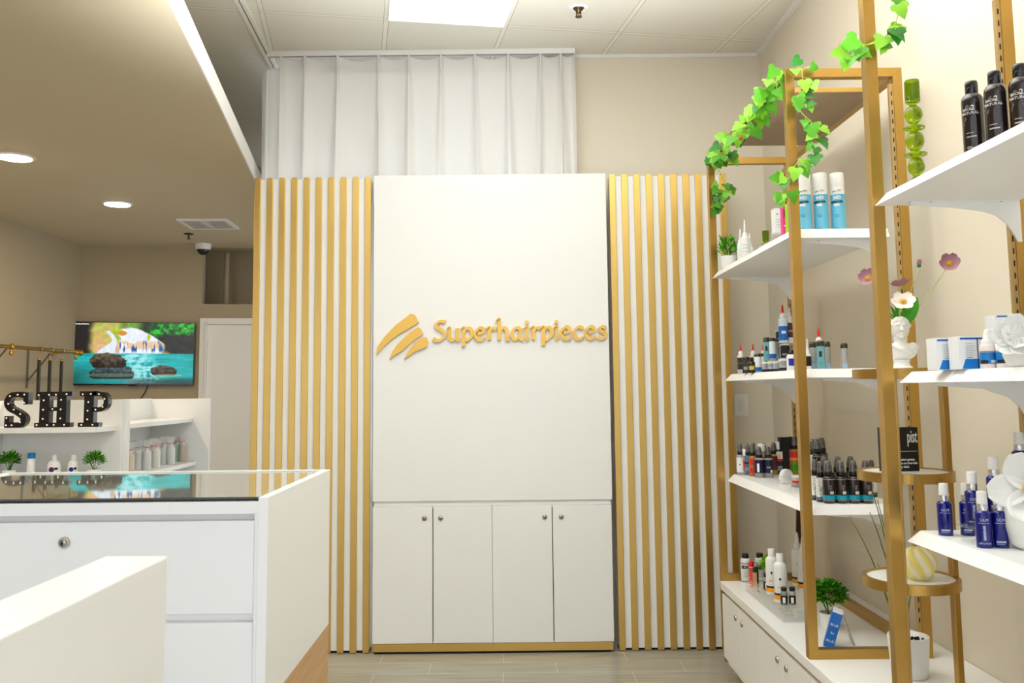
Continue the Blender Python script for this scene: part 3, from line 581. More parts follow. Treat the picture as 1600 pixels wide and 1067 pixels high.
r = .0215; tx = MB(); add_text(tx, 'EDN', .018, 0, .066, r=r+.0006, a0=-.3, bold=.001)
for z in (.052, .044, .036, .030): band(r+.0005, z, z+.0012, a0=-.75, a1=.0+(z*20 % 1)*.2, mb=tx)
band(r+.0005, .009, .012, mb=tx); band(r+.0005, .086, .089, mb=tx)
kit('edn', [P_('body', MB().lathe([(r*.95, 0), (r, .002), (r, .098), (r*.9, .106), (r*.55, .110)], 26), mat('frosted_white', (.88, .88, .86), .3)), P_('print', tx, INK), P_('cap', MB().lathe([(.0145, .109), (.0145, .127), (.0135, .128)], 22), BLK)])
kit('red_tube', [P_('body', MB().lathe([(.0105, 0), (.0105, .075), (.0105, .083)], 18), mat('red_clear', (.88, .28, .22), .2)), P_('ring', MB().lathe([(.0108, .083), (.0108, .087)], 18), WP), P_('cap', MB().lathe([(.0118, .087), (.012, .102), (.009, .108), (.003, .109)], 18), RED)])
kit('gold_tube', [P_('body', MB().lathe([(.0125, 0), (.0125, .083)], 20), mat('copper_print', (.83, .60, .42), .3, metal=.4)), P_('label', band(.0128, .002, .083, a0=.15, a1=1.6), BLK), P_('cap', MB().lathe([(.0122, .083), (.0118, .098), (.008, .104), (.003, .105)], 20), BLK)])
kit('vial', [P_('glass', body(.0125, .052, .01, .008), CLB), P_('label', band(.0128, .006, .036), INK), P_('white_tag', band(.013, .009, .030, a0=-.7, a1=.1), WP), P_('cap', MB().lathe([(.0105, .052), (.0108, .065), (.009, .066)], 18), BLK)])
# foliage
def leafblade(mb, p, d, up, L, W, mi=0, cup=.25, n=4):
    d = d.normalized(); s = d.cross(up).normalized(); nn = s.cross(d).normalized(); vs = []; fs = []
    for i in range(n+1):
        t_ = i/n; w_ = W*math.sin(PI*min(1, t_*.92+.06))**.8*.5; c = p+d*L*t_-nn*L*cup*t_*t_
        vs += [c-s*w_+nn*w_*.3, c, c+s*w_+nn*w_*.3]
    for i in range(n): a = 3*i; fs += [(a, a+1, a+4, a+3), (a+1, a+2, a+5, a+4)]
    mb.add([tuple(v) for v in vs], fs, mi, True)
def bush(mb, c, R, n, L, W, up=.5, seed=0, zmin=0, sc=(1, 1, 1)):
    rg = random.Random(seed)
    for i in range(n):
        a = rg.uniform(0, 2*PI); e = rg.uniform(-.25, 1.0); ph = math.asin(max(-1, min(1, e))); rr = R*rg.uniform(.45, 1.0)
        dv = Vector((math.cos(ph)*math.cos(a), math.cos(ph)*math.sin(a), math.sin(ph))); p = Vector(c)+Vector((dv.x*rr*sc[0], dv.y*rr*sc[1], dv.z*rr*sc[2]))
        if p.z < zmin: continue
        d = (dv+Vector((rg.uniform(-.6, .6), rg.uniform(-.6, .6), up))).normalized(); leafblade(mb, p, d, Vector((rg.uniform(-.4, .4), rg.uniform(-.4, .4), 1)), L*rg.uniform(.7, 1.2), W, rg.choice((0, 0, 1, 2)), n=3)
def potted(name, label, cat, loc, pr, ph, potm, R, cz, n, L, W, up=.5, seed=0, sc=(1, 1, 1), taper=.8, square=False):
    t = thing(name, label, cat, loc)
    mb = MB()
    if square: mb.frustum((-pr*taper, -pr*taper, pr*taper, pr*taper), 0, (-pr, -pr, pr, pr), ph)
    else: mb.lathe([(pr*taper, 0), (pr*.98, ph*.9), (pr, ph), (pr*.88, ph), (pr*.85, ph*.85), (.001, ph*.82)], 24)
    part('pot', mb, potm, t)
    mb = MB(); bush(mb, (0, 0, cz), R, n, L, W, up, seed, ph*.8, sc); part('foliage', mb, [LEAF, LEAF2, LEAF3], t)
    mb = MB(); rg = random.Random(seed+5)
    for i in range(9): a = rg.uniform(0, 6.28); mb.tube([(0, 0, ph*.7), (R*.4*math.cos(a)*sc[0], R*.4*math.sin(a), cz*.9), (R*.75*math.cos(a)*sc[0], R*.7*math.sin(a), cz+R*.5*sc[2])], .0012, 5)
    part('stems', mb, LEAF3, t); return t
# ------------------------------------------------------------ top shelf, back frame
Z = 1.846
potted('potted_plant', 'little white pot of spiky green sprigs at the far tip of the top shelf', 'plant', (.998, 3.93, Z), .036, .052, WP, .05, .07, 120, .036, .009, up=1.2, seed=1, sc=(.7, .7, 1.3))
for (u, v, y, sc, lab) in ((1148, 340, 3.72, .82, 'small white nozzle bottle nearest the potted plant on the top shelf'), (1163, 340, 3.66, .98, 'tallest white nozzle bottle on the top shelf'), (1171, 358, 3.80, .80, 'white nozzle bottle half hidden behind the tallest one')):
    p = at(u, v, y=y); put('white_nozzle', 'nozzle_bottle', lab, 'bottle', (max(p.x, 1.0), y, Z), 0, 'white nozzle bottles on the top shelf', sc)
def blobglass(name, label, loc, prof, bevel=0):
    t = thing(name, label, 'candle holder', loc); mb = MB(); mb.lathe([(max(.001, p.x), p.y) for p in catmull(prof, 4)], 44); part('glass', mb, GGL, t); return t
blobglass('candle_holder', 'short green glass candle holder between white bottles on the top shelf', (1.033, 3.47, Z), [(.018, 0), (.020, .006), (.008, .014), (.017, .022), (.019, .030), (.010, .040), (.0125, .045), (.0135, .080), (.0125, .081), (.0118, .048), (.002, .046)])
t = thing('acrylic_stand', 'sloping clear acrylic stand on the top shelf', 'display stand', (at(1200, 365, y=3.44).x, 3.44, Z)); mb = MB(); mb.prism([(-.03, 0), (.06, 0), (.06, .062), (-.03, .02)], -.04, .045); part('block', mb, mat('frosted_acrylic', (.93, .93, .92), .25, trans=.35), t, bevel=.002)
def pack(name, label, loc, dx, dy, dz, m_, extra=(), rz=0, cat='box', group=None):
    t = thing(name, label, cat, loc, rz, group); mb = MB(); mb.box(-dx/2, -dy/2, 0, dx/2, dy/2, dz); part('carton', mb, m_, t, bevel=.0008)
    for nm, q, mm in extra:     # q = x0,z0,x1,z1 on the near face in metres
        mb = MB(); mb.box(q[0]-dx/2, -dy/2-.0006, q[1], q[2]-dx/2, -dy/2+.0004, q[3]); part(nm, mb, mm, t)
    return t
t = pack('product_box', 'white carton on a clear block left of the pink box', (at(1214.5, 340, y=3.30).x, 3.30, Z+.045), .034, .04, .092, WP, [('mark', (.008, .068, .014, .072), BLU2)]+[('print_line', (.006, .02+k*.009, .027, .0212+k*.009), GREY) for k in range(4)])
t = thing('acrylic_stand', 'small clear block under the white carton on the top shelf', 'display stand', (at(1214.5, 340, y=3.30).x, 3.30, Z)); mb = MB(); mb.box(-.02, -.022, 0, .02, .022, .045); part('block', mb, ACR, t)
pack('product_box', 'narrow bright pink box beside the gold post on the top shelf', (at(1225, 350, y=3.20).x, 3.20, Z), .016, .03, .125, PINK, [('dark_print', (.004, .085, .011, .112), MAR), ('mark', (.003, .05, .013, .055), WP)])
pack('product_box', 'narrow lime green box half behind the gold post', (at(1232.5, 350, y=3.17).x, 3.17, Z), .016, .03, .13, LIME, [('dark_print', (.003, .075, .013, .115), LEAF3), ('mark', (.004, .02, .012, .03), LEAF)])
for u, lab in ((1258, 'blue and white spray can half behind the gold post'), (1284, 'middle one of the three blue and white spray cans'), (1311, 'blue and white spray can farthest right on the top shelf')):
    p = at(u, 358, y=3.05); put('aerosol', 'spray_can', lab, 'spray can', (p.x, 3.05, Z), .1, 'blue and white spray cans')
# ------------------------------------------------------------ middle shelf, back frame
Z = 1.372
def row(kind, name, cat, group, lst, z=Z, sc=1):
    for u, y, lab, *o in lst:
        s = o[0] if o else sc; zz = o[1] if len(o) > 1 else z; x = at(u, 570, y=y).x
        put(kind, name, lab, cat, (x, y, zz), 0, group, s)
row('red_tip_small', 'applicator_bottle', 'bottle', 'red tipped bottles', [(1158, 3.88, 'red-tipped bottle farthest left on the middle shelf'), (1177.5, 3.88, 'second red-tipped bottle from the left on the middle shelf', 1.01), (1193.5, 3.90, 'red-tipped bottle mostly hidden behind dark-capped jars', 1.01)])
row('charcoal_tube', 'small_bottle', 'bottle', None, [(1166, 3.76, 'small charcoal bottle right of the leftmost red-tipped bottle', 1.25), (1172.5, 3.86, 'small charcoal bottle behind the yellow and black jar', 1.25)])
row('yellow_black_jar', 'small_jar', 'jar', None, [(1174, 3.66, 'tiny black and yellow jar at the front of the middle shelf', 1.15)])
row('white_blue_tube', 'small_bottle', 'bottle', None, [(1184, 3.72, 'short white and blue labelled bottle with dark cap', 1.02), (1190, 3.84, 'dark rounded cap bottle behind the short white and blue one', 1.1)])
t = thing('acrylic_riser', 'clear acrylic riser holding the upper row of bottles on the middle shelf', 'display stand', (1.165, 3.70, Z)); mb = MB()
mb.box(-.095, -.07, .046, .10, .055, .049); mb.box(-.095, -.07, 0, -.092, .055, .046); mb.box(.097, -.07, 0, .10, .055, .046); part('riser', mb, ACR, t)
row('clear_jar', 'small_jar', 'jar', 'clear jars with navy bands', [(1196, 3.62, 'clear jar with navy band, leftmost of the lower row', .95), (1205, 3.58, 'clear jar with navy band, second of the lower row', .95), (1213.5, 3.55, 'clear jar with navy band, third of the lower row', .95), (1224, 3.48, 'widest clear jar with navy band, beside the gold post', 1.12)])
ZR = Z+.049
row('aqua_tube', 'small_bottle', 'bottle', None, [(1199, 3.66, 'black-capped aqua bottle on the clear riser', .98, ZR)])
row('white_blue_tube', 'small_bottle', 'bottle', None, [(1206.5, 3.66, 'white bottle with blue foot on the clear riser', 1.2, ZR)])
row('clear_tube', 'small_bottle', 'bottle', 'clear tubes on the riser', [(1214, 3.68, 'clear tube on the riser, right of the blue-footed bottle', 1.0, ZR), (1220, 3.69, 'clear tube on the riser, next to the black label jar', 1.0, ZR)])
row('black_print_jar', 'small_jar', 'jar', None, [(1227, 3.62, 'jar with black label under the tall red-tipped bottle', 1.3, ZR)])
t = thing('acrylic_riser', 'clear upper acrylic riser carrying the tall red-tipped bottle', 'display stand', (1.225, 3.72, Z)); mb = MB()
mb.box(-.060, -.12, .117, .06, -.03, .120); mb.box(.057, -.12, 0, .06, -.03, .117); mb.box(-.060, -.12, .049, -.058, -.03, .117); part('riser', mb, ACR, t)
row('red_tip_blue', 'applicator_bottle', 'bottle', None, [(1226, 3.63, 'tall white and blue bottle with red tip, topmost on the stack', 1.05, Z+.120)])
row('black_print_jar', 'small_jar', 'jar', None, [(1219.5, 3.66, 'little black jar left of the topmost red-tipped bottle', 1.05, Z+.120)])
row('white_tip_maroon', 'applicator_bottle', 'bottle', None, [(1236.5, 3.65, 'white-tipped bottle with maroon label beside the gold post', 1.15, Z+.120)])
row('white_blue_bottle', 'small_bottle', 'bottle', None, [(1237, 3.40, 'white bottle with royal blue spot and black cap beside the post', 1.05)])
row('white_tip_black', 'applicator_bottle', 'bottle', None, [(1262.5, 3.02, 'slim white-nozzled bottle with black label right of the post', .88)])
row('clear_tube', 'small_bottle', 'bottle', 'black capped tubes', [(1271.5, 3.04, 'black-capped clear tube left of the aqua one', 1.0), (1292.5, 3.04, 'black-capped clear tube right of the aqua one', 1.02), (1320, 3.04, 'lone black-capped clear tube at the right of the middle shelf', .95)])
row('aqua_tube', 'small_bottle', 'bottle', None, [(1283, 3.00, 'black-capped aqua tube in front of a red-tipped bottle', .98)])
row('red_tip_small', 'applicator_bottle', 'bottle', None, [(1281, 3.10, 'red-tipped bottle behind the aqua tube right of the post', 1.14)])
# ------------------------------------------------------------ lowest shelf, back frame
Z = .924
def onz(kind, name, cat, group, lst, z=Z, sc=1):
    for u, v, lab, *o in lst:
        p = at(u, v, z=z)
        if z == .924 and p.y > 4.0: p = at(u, v, y=3.99+.004*(u % 3))
        put(kind, name, lab, cat, (p.x, p.y, z), 0, group, o[0] if o else sc)
onz('clear_white_spray', 'spray_bottle', 'bottle', None, [(1157.5, 737, 'clear spray bottle with white label, farthest left on the lowest shelf', .99)])
onz('plain_white_cap', 'capped_bottle', 'bottle', None, [(1165, 737, 'white-capped bottle behind the blue spray bottle', .95)])
onz('blue_spray', 'spray_bottle', 'bottle', None, [(1169, 742, 'slim pale blue spray bottle near the left of the lowest shelf', .98)])
onz('orange_spray', 'spray_bottle', 'bottle', None, [(1177, 744, 'slim red and amber spray bottle beside the pale blue one', 1.0), (1178.5, 737, 'spray bottle with dark head standing behind the red and amber one', 1.0)])
onz('navy_spray', 'spray_bottle', 'bottle', None, [(1187, 746, 'navy-labelled spray bottle with white barcode', .93)])
onz('navy_front_spray', 'spray_bottle', 'bottle', None, [(1201.5, 746, 'navy-labelled spray bottle with pale mark, right of the barcode one', .93)])
onz('maroon_spray', 'spray_bottle', 'bottle', 'spray bottles behind the navy ones', [(1194.5, 739, 'maroon-labelled spray bottle between and behind the navy ones', .99), (1210, 739, 'maroon-labelled spray bottle behind the right-hand navy one', 1.0)])
onz('plain_white_cap', 'capped_bottle', 'bottle', None, [(1191, 735, 'pale-capped bottle in the back row behind the navy bottles', 1.15)])
onz('white_cap_bottle', 'capped_bottle', 'bottle', None, [(1219, 741, 'dark bottle with white cap and red-banded white label', .98)])
onz('big_blue_spray', 'spray_bottle', 'bottle', 'tall sprays in front of the black box', [(1231, 741, 'tall blue spray bottle in front of the black box', .99), (1236.5, 735, 'tall blue spray bottle just behind its twin', 1.0)])
onz('fruit_spray', 'spray_bottle', 'bottle', None, [(1243.5, 742, 'tall orange and red spray bottle beside the gold post', .98)])
t = pack('product_box', 'black box standing behind the tall blue spray bottle', (1.27, 3.99, Z), .12, .03, .165, mat('black_card', (.07, .055, .05), .5))
t = thing('round_tin', 'round white tin standing on edge on the lowest shelf', 'tin', (1.117, 3.60, Z+.030)); mb = MB(); mb.lathe([(.029, -.009), (.030, -.007), (.030, .007), (.029, .009), (.024, .010)], 32, 0, Matrix.Rotation(.45, 4, 'Z') @ Matrix.Rotation(PI/2, 4, 'X')); part('tin', mb, WP, t); t.location.z = Z+.0302
t = thing('jar', 'low clear jar with red label in front of the small plant', 'jar', (1.127, 3.50, Z)); mb = MB(); mb.lathe([(.020, 0), (.022, .002), (.022, .034), (.020, .036)], 24); part('body', mb, CLB, t); part('label', band(.0224, .016, .026, a0=-1.2, a1=1), REDP, t); mb = MB(); mb.lathe([(.0215, .036), (.0215, .044), (.02, .045)], 24); part('lid', mb, WP, t)
potted('potted_plant', 'small plant with pointed green leaves half behind the gold post', 'plant', (1.175, 3.42, Z), .026, .04, WP, .035, .062, 90, .042, .013, up=.7, seed=4, sc=(1, 1, 1.1))
t = thing('white_cone', 'white cone-shaped bottle with red marks beside the gold post', 'bottle', (1.098, 3.26, Z)); mb = MB(); mb.lathe([(.036, 0), (.037, .003), (.014, .088), (.012, .095), (.004, .097)], 24); part('body', mb, WP, t); mb = MB(); band(.0275, .034, .046, a0=-1.3, a1=-.6, mb=mb); band(.0202, .066, .072, a0=-1.2, a1=-.5, mb=mb); part('print', mb, REDP, t)
onz('white_label_spray', 'spray_bottle', 'bottle', 'white labelled sprays', [(1275.5, 781, 'white-labelled spray bottle right beside the gold post, low front row', .98), (1284, 784, 'white-labelled spray bottle just left of the teal-banded ones', .96)])
for k, (u, lab) in enumerate(((1296, 'black spray bottle with teal band, first from the left in the front row'), (1315.5, 'black spray bottle with teal band, second in the front row'), (1335.5, 'black spray bottle with teal band, third in the front row'), (1355, 'black spray bottle with teal band behind the round tray'))):
    p = at(u, 786, z=Z); put('black_spray', 'spray_bottle', lab, 'bottle', (p.x, p.y, Z), 0, 'teal banded black spray bottles', .97)
for k, (u, lab) in enumerate(((1291, 'black spray bottle in the back row behind the first teal-banded one'), (1311, 'black spray bottle in the back row behind the second teal-banded one'), (1331, 'black spray bottle in the back row behind the third teal-banded one'))):
    p = at(u, 779, z=Z); put('black_spray', 'spray_bottle', lab, 'bottle', (p.x, p.y, Z), 0, 'teal banded black spray bottles', 1.0)
t = thing('acrylic_riser', 'clear acrylic riser lifting three black sprayers behind the gold post', 'display stand', (1.115, 3.36, Z)); mb = MB(); mb.box(-.08, -.07, .047, .07, .07, .05); mb.box(-.08, -.07, 0, -.077, .07, .047); mb.box(.067, -.07, 0, .07, .07, .047); part('riser', mb, ACR, t)
for u, y, lab, kd in ((1271, 3.36, 'raised white-labelled sprayer nearest the gold post', 'white_label_spray'), (1278, 3.32, 'raised black sprayer in the middle of the riser', 'black_spray'), (1285, 3.38, 'raised black sprayer at the right of the riser', 'black_spray')):
    x = at(u, 720, y=y).x; put(kd, 'spray_bottle', lab, 'bottle', (x, y, Z+.05), 0, None, 1.0)
p = at(1364, 776, z=Z); put('white_label_spray', 'spray_bottle', 'white-labelled spray bottle behind the round tray edge', 'bottle', (p.x, p.y, Z), 0, None, .9)
# ------------------------------------------------------------ on the low cabinet
Z = CT
onz('edn', 'product_bottle', 'bottle', 'white bottles with black caps', [(1166, 911, 'white bottle with bold black print and black cap, farthest left on the cabinet'), (1188.5, 910, 'white bottle with black print and black cap, behind the copper tube')], Z)
onz('red_tube', 'product_tube', 'tube', None, [(1175, 917, 'slim red tube with red cap on the low cabinet')], Z)
onz('gold_tube', 'product_tube', 'tube', None, [(1181.5, 925, 'copper and black tube with black cap on the low cabinet')], Z)
t = thing('display_tray', 'long clear acrylic tray filled with white paper shreds on the cabinet', 'tray', (1.050, 3.60, Z)); mb = MB(); mb.box(-.045, -.26, 0, .045, .26, .004); mb.box(-.045, -.26, .004, -.042, .26, .042); mb.box(.042, -.26, .004, .045, .26, .042); mb.box(-.042, -.26, .004, .042, -.257, .042); mb.box(-.042, .257, .004, .042, .26, .042); mb.box(-.045, -.26, .042, .045, .26, .0445); part('box', mb, ACR, t)
mb = MB(); rg = random.Random(3)
for i in range(150):
    c = Vector((rg.uniform(-.034, .034), rg.uniform(-.25, .25), rg.uniform(.006, .035))); a = rg.uniform(0, 6.28); pts = [c+Vector((.006*math.cos(a+k*.9), .008*math.sin(a+k*.9), .003*math.sin(k*1.3+a))) for k in range(6)]
    mb.tube([(max(-.040, min(.040, q.x)), max(-.255, min(.255, q.y)), max(.005, min(.040, q.z))) for q in pts], .0011, 4)
o = part('paper_shreds', mb, mat('shred_paper', (.93, .91, .84), .7), t); o['kind'] = 'stuff'
ZT = Z+.0445
onz('vial', 'small_vial', 'vial', 'small vials on the tray', [(1225.5, 945, 'small black-capped vial, left one at the near end of the tray'), (1238.5, 945, 'small black-capped vial, right one at the near end of the tray'), (1198, 922, 'small black-capped vial at the far end of the tray')], ZT)
for u, v, lab, s in ((1207.5, 928, 'white bottle with orange band, the farther one on the tray', .98), (1221, 940, 'white bottle with orange band, the nearer one on the tray', 1.0)):
    p = at(u, v, z=ZT); put('orange_band', 'product_bottle', lab, 'bottle', (p.x+.01*0, p.y, ZT), 0, 'white bottles with orange bands', s*.93)
t = potted('potted_plant', 'sprig of lime green round leaves behind the white bottles', 'plant', (1.115, 3.90, Z), .022, .04, WP, .04, .085, 60, .026, .022, up=.3, seed=9, sc=(.7, .7, 1.3))
for ch in t.children:
    if ch.name.startswith('foliage'): ch.data.materials[0] = LEAF2
for u, v, lab in ((1248, 914, 'white nozzle bottle with orange band left of the gold post'), (1257, 922, 'white nozzle bottle with orange band behind the gold post')):
    p = at(u, v, z=Z); put('orange_band_nozzle', 'product_bottle', lab, 'bottle', (p.x, p.y, Z), 0, 'white nozzle bottles by the post', .98)
p = at(1277, 919, z=Z); put('orange_band_nozzle', 'product_bottle', 'white nozzle bottle right of the gold post, above the round bush', 'bottle', (p.x-.035, p.y, Z), 1.6, None, 1.02)
potted('potted_plant', 'dense round boxwood bush in a white pot behind the blue boxes', 'plant', (1.150, 3.27, Z), .036, .055, WP, .064, .108, 1100, .014, .0105, up=.15, seed=11, sc=(1, 1, .9))
t = thing('product_box', 'blue and white box leaning on a clear easel beside the bush', 'box', (1.062, 3.045, Z+.002), -.35); R = Matrix.Rotation(.30, 4, 'Y')
mb = MB(); mb.box(-.016, -.025, 0, .016, .025, .125, M=R); part('carton', mb, WP, t, bevel=.0008)
mb = MB(); mb.box(-.0166, -.0256, .001, .0166, .0256, .118, M=R); part('blue_wrap', mb, mat('azure_print', (.07, .42, .78), .35), t)
mb = MB()
for z, s_ in ((.018, 'BLUE'), (.045, 'fix'), (.072, 'BLUE')):
    m2 = MB(); add_text(m2, s_, .011, 0, 0); mb.add([tuple(R @ Vector((x, -.0262+yy, q+z+.002))) for x, yy, q in m2.v], m2.f)
part('print', mb, WP, t)
t = thing('acrylic_easel', 'clear acrylic easel leg behind the blue box', 'display stand', (1.10, 3.06, Z)); mb = MB(); mb.box(-.002, -.012, 0, .002, .012, .125, M=Matrix.Translation((.052, 0, .0008)) @ Matrix.Rotation(-.33, 4, 'Y')); part('leg', mb, mat('smoky_acrylic', (.80, .78, .74), .1, trans=.6), t)
t = tag(part('leaning_board', MB().box(-.018, -.006, 0, .018, .006, .44, M=Matrix.Rotation(.05, 4, 'Y')), mat('dark_walnut', (.24, .15, .08), .25), bevel=.001), 'dark brown board leaning upright in the back corner', 'board'); t.location = (1.290, 4.02, CT+PW)
# ------------------------------------------------------------ tiered round stand with what stands on it
SX, SY = 1.108, 2.50
t = thing('tiered_stand', 'gold three-tier stand with round white trays behind the near gold post', 'plant stand', (SX, SY, CT))
for z in (1.36, 1.078, .790):
    mb = MB(); n = 96; ro_, ri = .126, .113; pr = [(ro_, z-.026), (ro_, z), (ri, z), (ri, z-.026)]; vs = []; fs = []
    for i in range(n):
        a = 2*PI*i/n
        for rr, zz in pr: vs.append((rr*math.cos(a), rr*math.sin(a), zz-CT))
    for i in range(n):
        j = (i+1) % n
        for k in range(4): q = (k+1) % 4; fs.append((i*4+k, j*4+k, j*4+q, i*4+q))
    mb.add(vs, fs, 0, False); o = part('tray_rim', mb, GOLD2, t)
    mb = MB(); mb.lathe([(ri, z-.012-CT), (ri, z-.004-CT), (ri-.0005, z-.0035-CT)], 48); part('tray', mb, WP, o)
for a in (0, 1.40, -2.18):
    mb = MB(); rr = .115; M = Matrix.Translation((rr*math.cos(a), rr*math.sin(a), 0)) @ Matrix.Rotation(a, 4, 'Z'); mb.box(-.004, -.013, 0, .012, .013, 1.36-.026-CT, M=M); part('leg', mb, GOLD2, t, bevel=.001)
t = thing('product_box', 'black display box with white lettering on the middle round tray', 'box', (1.100, 2.515, 1.0745), .12); mb = MB(); mb.box(-.052, -.012, 0, .052, .016, .122); part('carton', mb, mat('black_card2', (.05, .045, .045), .45), t, bevel=.0006)
mb = MB(); add_text(mb, 'pist', .050, .049, .080, y=-.0125, sx=.42, bold=.0004, align='RIGHT'); mb.box(-.045, -.0128, .055, .048, -.012, .0558)
add_text(mb, 'creative genius.', .0085, .040, .030, y=-.0125, align='RIGHT', bold=.0002); add_text(mb, 'Dream to love hair.', .0085, .048, .020, y=-.0125, align='RIGHT', bold=.0002); add_text(mb, 'stay ideal.', .0085, .022, .010, y=-.0125, align='RIGHT', bold=.0002); part('lettering', mb, WP, t)
t = thing('candle', 'round yellow swirl candle on the lowest round tray', 'candle', (1.118, 2.47, .7865)); mb = MB()
mb.lathe([(.022, 0)]+[(.0425*math.sin(math.acos(max(-1, min(1, (z_-.044)/.0455))))**.8, z_) for z_ in [.003+.0025*i for i in range(34)]]+[(.002, .088)], 84, lob=lambda a, z: 1+.10*math.sin(7*(a+z*14)))
for i_, f_ in enumerate(mb.f):
    c_ = mb.v[f_[0]]
    if math.sin(7*(math.atan2(c_[1], c_[0])+c_[2]*14)) < -.1: mb.m[i_] = 1
o = part('wax', mb, [WAX, WAX2], t)
nt = WAX.node_tree
mb = MB(); mb.tube([(0, 0, .086), (0, .001, .097)], .0012, 6); part('wick', mb, WP, t)
# plaster bust used as a vase
bz = 1.357; t = thing('bust_vase', 'white plaster bust vase holding flowers on the top round tray', 'vase', (1.110, 2.49, bz), -.25); t.scale = (1.1, 1.1, 1.13)
mb = MB(); mb.lathe([(.026, 0), (.026, .007), (.021, .010), (.018, .018), (.021, .024)], 24)
mb.sphere((0, 0, .046), .034, 18, sc=(1.12, .62, .70)); mb.sphere((-.026, 0, .055), .015, 12, sc=(1.0, .85, .9)); mb.sphere((.028, 0, .055), .015, 12, sc=(1.0, .85, .9)); mb.tube([(-.024, -.015, .060), (-.004, -.021, .050), (.022, -.016, .038)], .0045, 8)
mb.lathe([(.024, .05), (.018, .060), (.0155, .070), (.017, .080)], 18)
mb.sphere((0, -.001, .102), .0245, 20, sc=(.92, 1.0, 1.14)); mb.sphere((0, -.013, .087), .0135, 14, sc=(.95, .8, .9))
mb.tube([(0, -.0225, .109), (0, -.0275, .0985), (0, -.0265, .096)], [.0024, .0042, .0036], 8); mb.sphere((0, -.0235, .0885), .004, 8, sc=(1.5, .7, .5)); mb.sphere((0, -.0222, .0805), .0055, 8)
for s_ in (-1, 1):
    mb.sphere((s_*.0085, -.0205, .1045), .0036, 8, sc=(1.2, .7, .7)); mb.tube([(s_*.003, -.0235, .110), (s_*.009, -.0228, .1125), (s_*.0145, -.0185, .110)], .0022, 6); mb.sphere((s_*.0205, 0, .101), .005, 8, sc=(.5, .8, 1.3))
rg = random.Random(5)
for i in range(120):
    a = rg.uniform(0, 2*PI); e = rg.uniform(.1, 1.25); d = Vector((math.cos(e)*math.sin(a), math.cos(e)*math.cos(a), math.sin(e)))
    if d.y < -.45 and d.z < .62: continue
    mb.sphere((d.x*.0225, d.y*.024+.001, .102+d.z*.0275), rg.uniform(.0042, .006), 7)
o = part('bust', mb, PLAST, t)
rm = o.modifiers.new('remesh', 'REMESH'); rm.mode = 'VOXEL'; rm.voxel_size = .0011; rm.use_smooth_shade = True
sm = o.modifiers.new('smooth', 'SMOOTH'); sm.factor = .5; sm.iterations = 3
# anemones
def flower(t_, top, base, m_, size, cup, face, bud=False, seed=0):
    rg = random.Random(seed); top = Vector(top); base = Vector(base); mid = (top+base)/2+Vector((rg.uniform(-.01, .01), 0, .01))
    f = thing('anemone_stem', '', 'flower') if False else None
    mb = MB(); mb.tube([base, mid, top], .0016, 6); st = part('stem', mb, mat('pale_stem', (.72, .76, .50), .5), t_)
    fd = Vector(face).normalized(); a = fd.cross(Vector((0, 0, 1)) if abs(fd.z) < .9 else Vector((1, 0, 0))).normalized(); b = fd.cross(a)
    mb = MB(); n = 6
    for k in range(n):
        an = 2*PI*k/n+rg.uniform(-.15, .15); d = a*math.cos(an)+b*math.sin(an)
        vs = []; fs = []; tng = fd.cross(d)
        for i in range(6):
            tt = i/5; w_ = size*.62*math.sin(PI*(.12+.80*tt))**.7; c = top+d*size*tt*(1-cup*.5*tt)+fd*size*cup*tt*tt
            for j in range(5): q = (j/4-.5); vs.append(c+tng*w_*q*1.3+fd*size*.25*abs(q)**2+fd*rg.uniform(-.0008, .0008))
        for i in range(5):
            for j in range(4): p_ = i*5+j; fs.append((p_, p_+1, p_+6, p_+5))
        mb.add(vs, fs, 0, True)
    part('petals', mb, m_, st)
    if bud: mb = MB(); mb.sphere(tuple(top-fd*.002), size*.5, 12); part('sepals', mb, LEAF3, st)
    else:
        mb = MB(); mb.sphere(tuple(top+fd*.002), size*.16, 10, 1)
        for k in range(22): an = k*2.4; rr = size*(.17+.10*(k % 3)/2); mb.sphere(tuple(top+(a*math.cos(an)+b*math.sin(an))*rr+fd*.0035), .0014, 6, 0)
        part('stamens', mb, [YEL, mat('stamen_olive', (.80, .66, .10), .5)], st)
t = thing('flower_bunch', 'bunch of mauve and cream anemones standing in the bust vase', 'flowers', (0, 0, 0))
bb = (1.118, 2.50, bz+.122)
def fp(u, v, y): return tuple(at(u, v, y=y))
flower(t, fp(1411, 472, 2.46), bb, PETAL, .037, .25, (-.25, -.8, .55), seed=1)
flower(t, fp(1484, 412, 2.48), (bb[0]+.01, bb[1], bb[2]), MAUVE, .035, .45, (-.35, -.75, .25), seed=2)
flower(t, fp(1408, 446, 2.52), bb, MAUVE, .035, .35, (-.1, .15, .9), seed=3)
flower(t, fp(1357, 435, 2.44), (bb[0]-.008, bb[1], bb[2]), MAUVE, .032, .4, (-.5, -.7, .35), seed=4)
flower(t, fp(1436, 414, 2.52), bb, MAUVE, .012, 1.3, (.05, -.1, 1), bud=True, seed=5)
mb = MB()
for (u, v), L, W in (((1432, 470), .062, .040), ((1396, 482), .045, .014), ((1402, 478), .05, .016), ((1388, 486), .04, .012), ((1426, 490), .04, .022)):
    e = at(u, v, y=2.48); b0 = Vector(bb); leafblade(mb, b0, e-b0, Vector((0, -1, .3)), (e-b0).length*1.12, W, 0, cup=.15, n=6)
part('leaves', mb, [LEAF], t)
mb = MB(); e = at(1452, 492, y=2.48); leafblade(mb, Vector(bb), e-Vector(bb)+Vector((0, 0, .01)), Vector((0, 0, 1)), .07, .012, 0, cup=.1, n=5); part('pale_leaf', mb, mat('pale_leaf', (.80, .84, .62), .5), t)
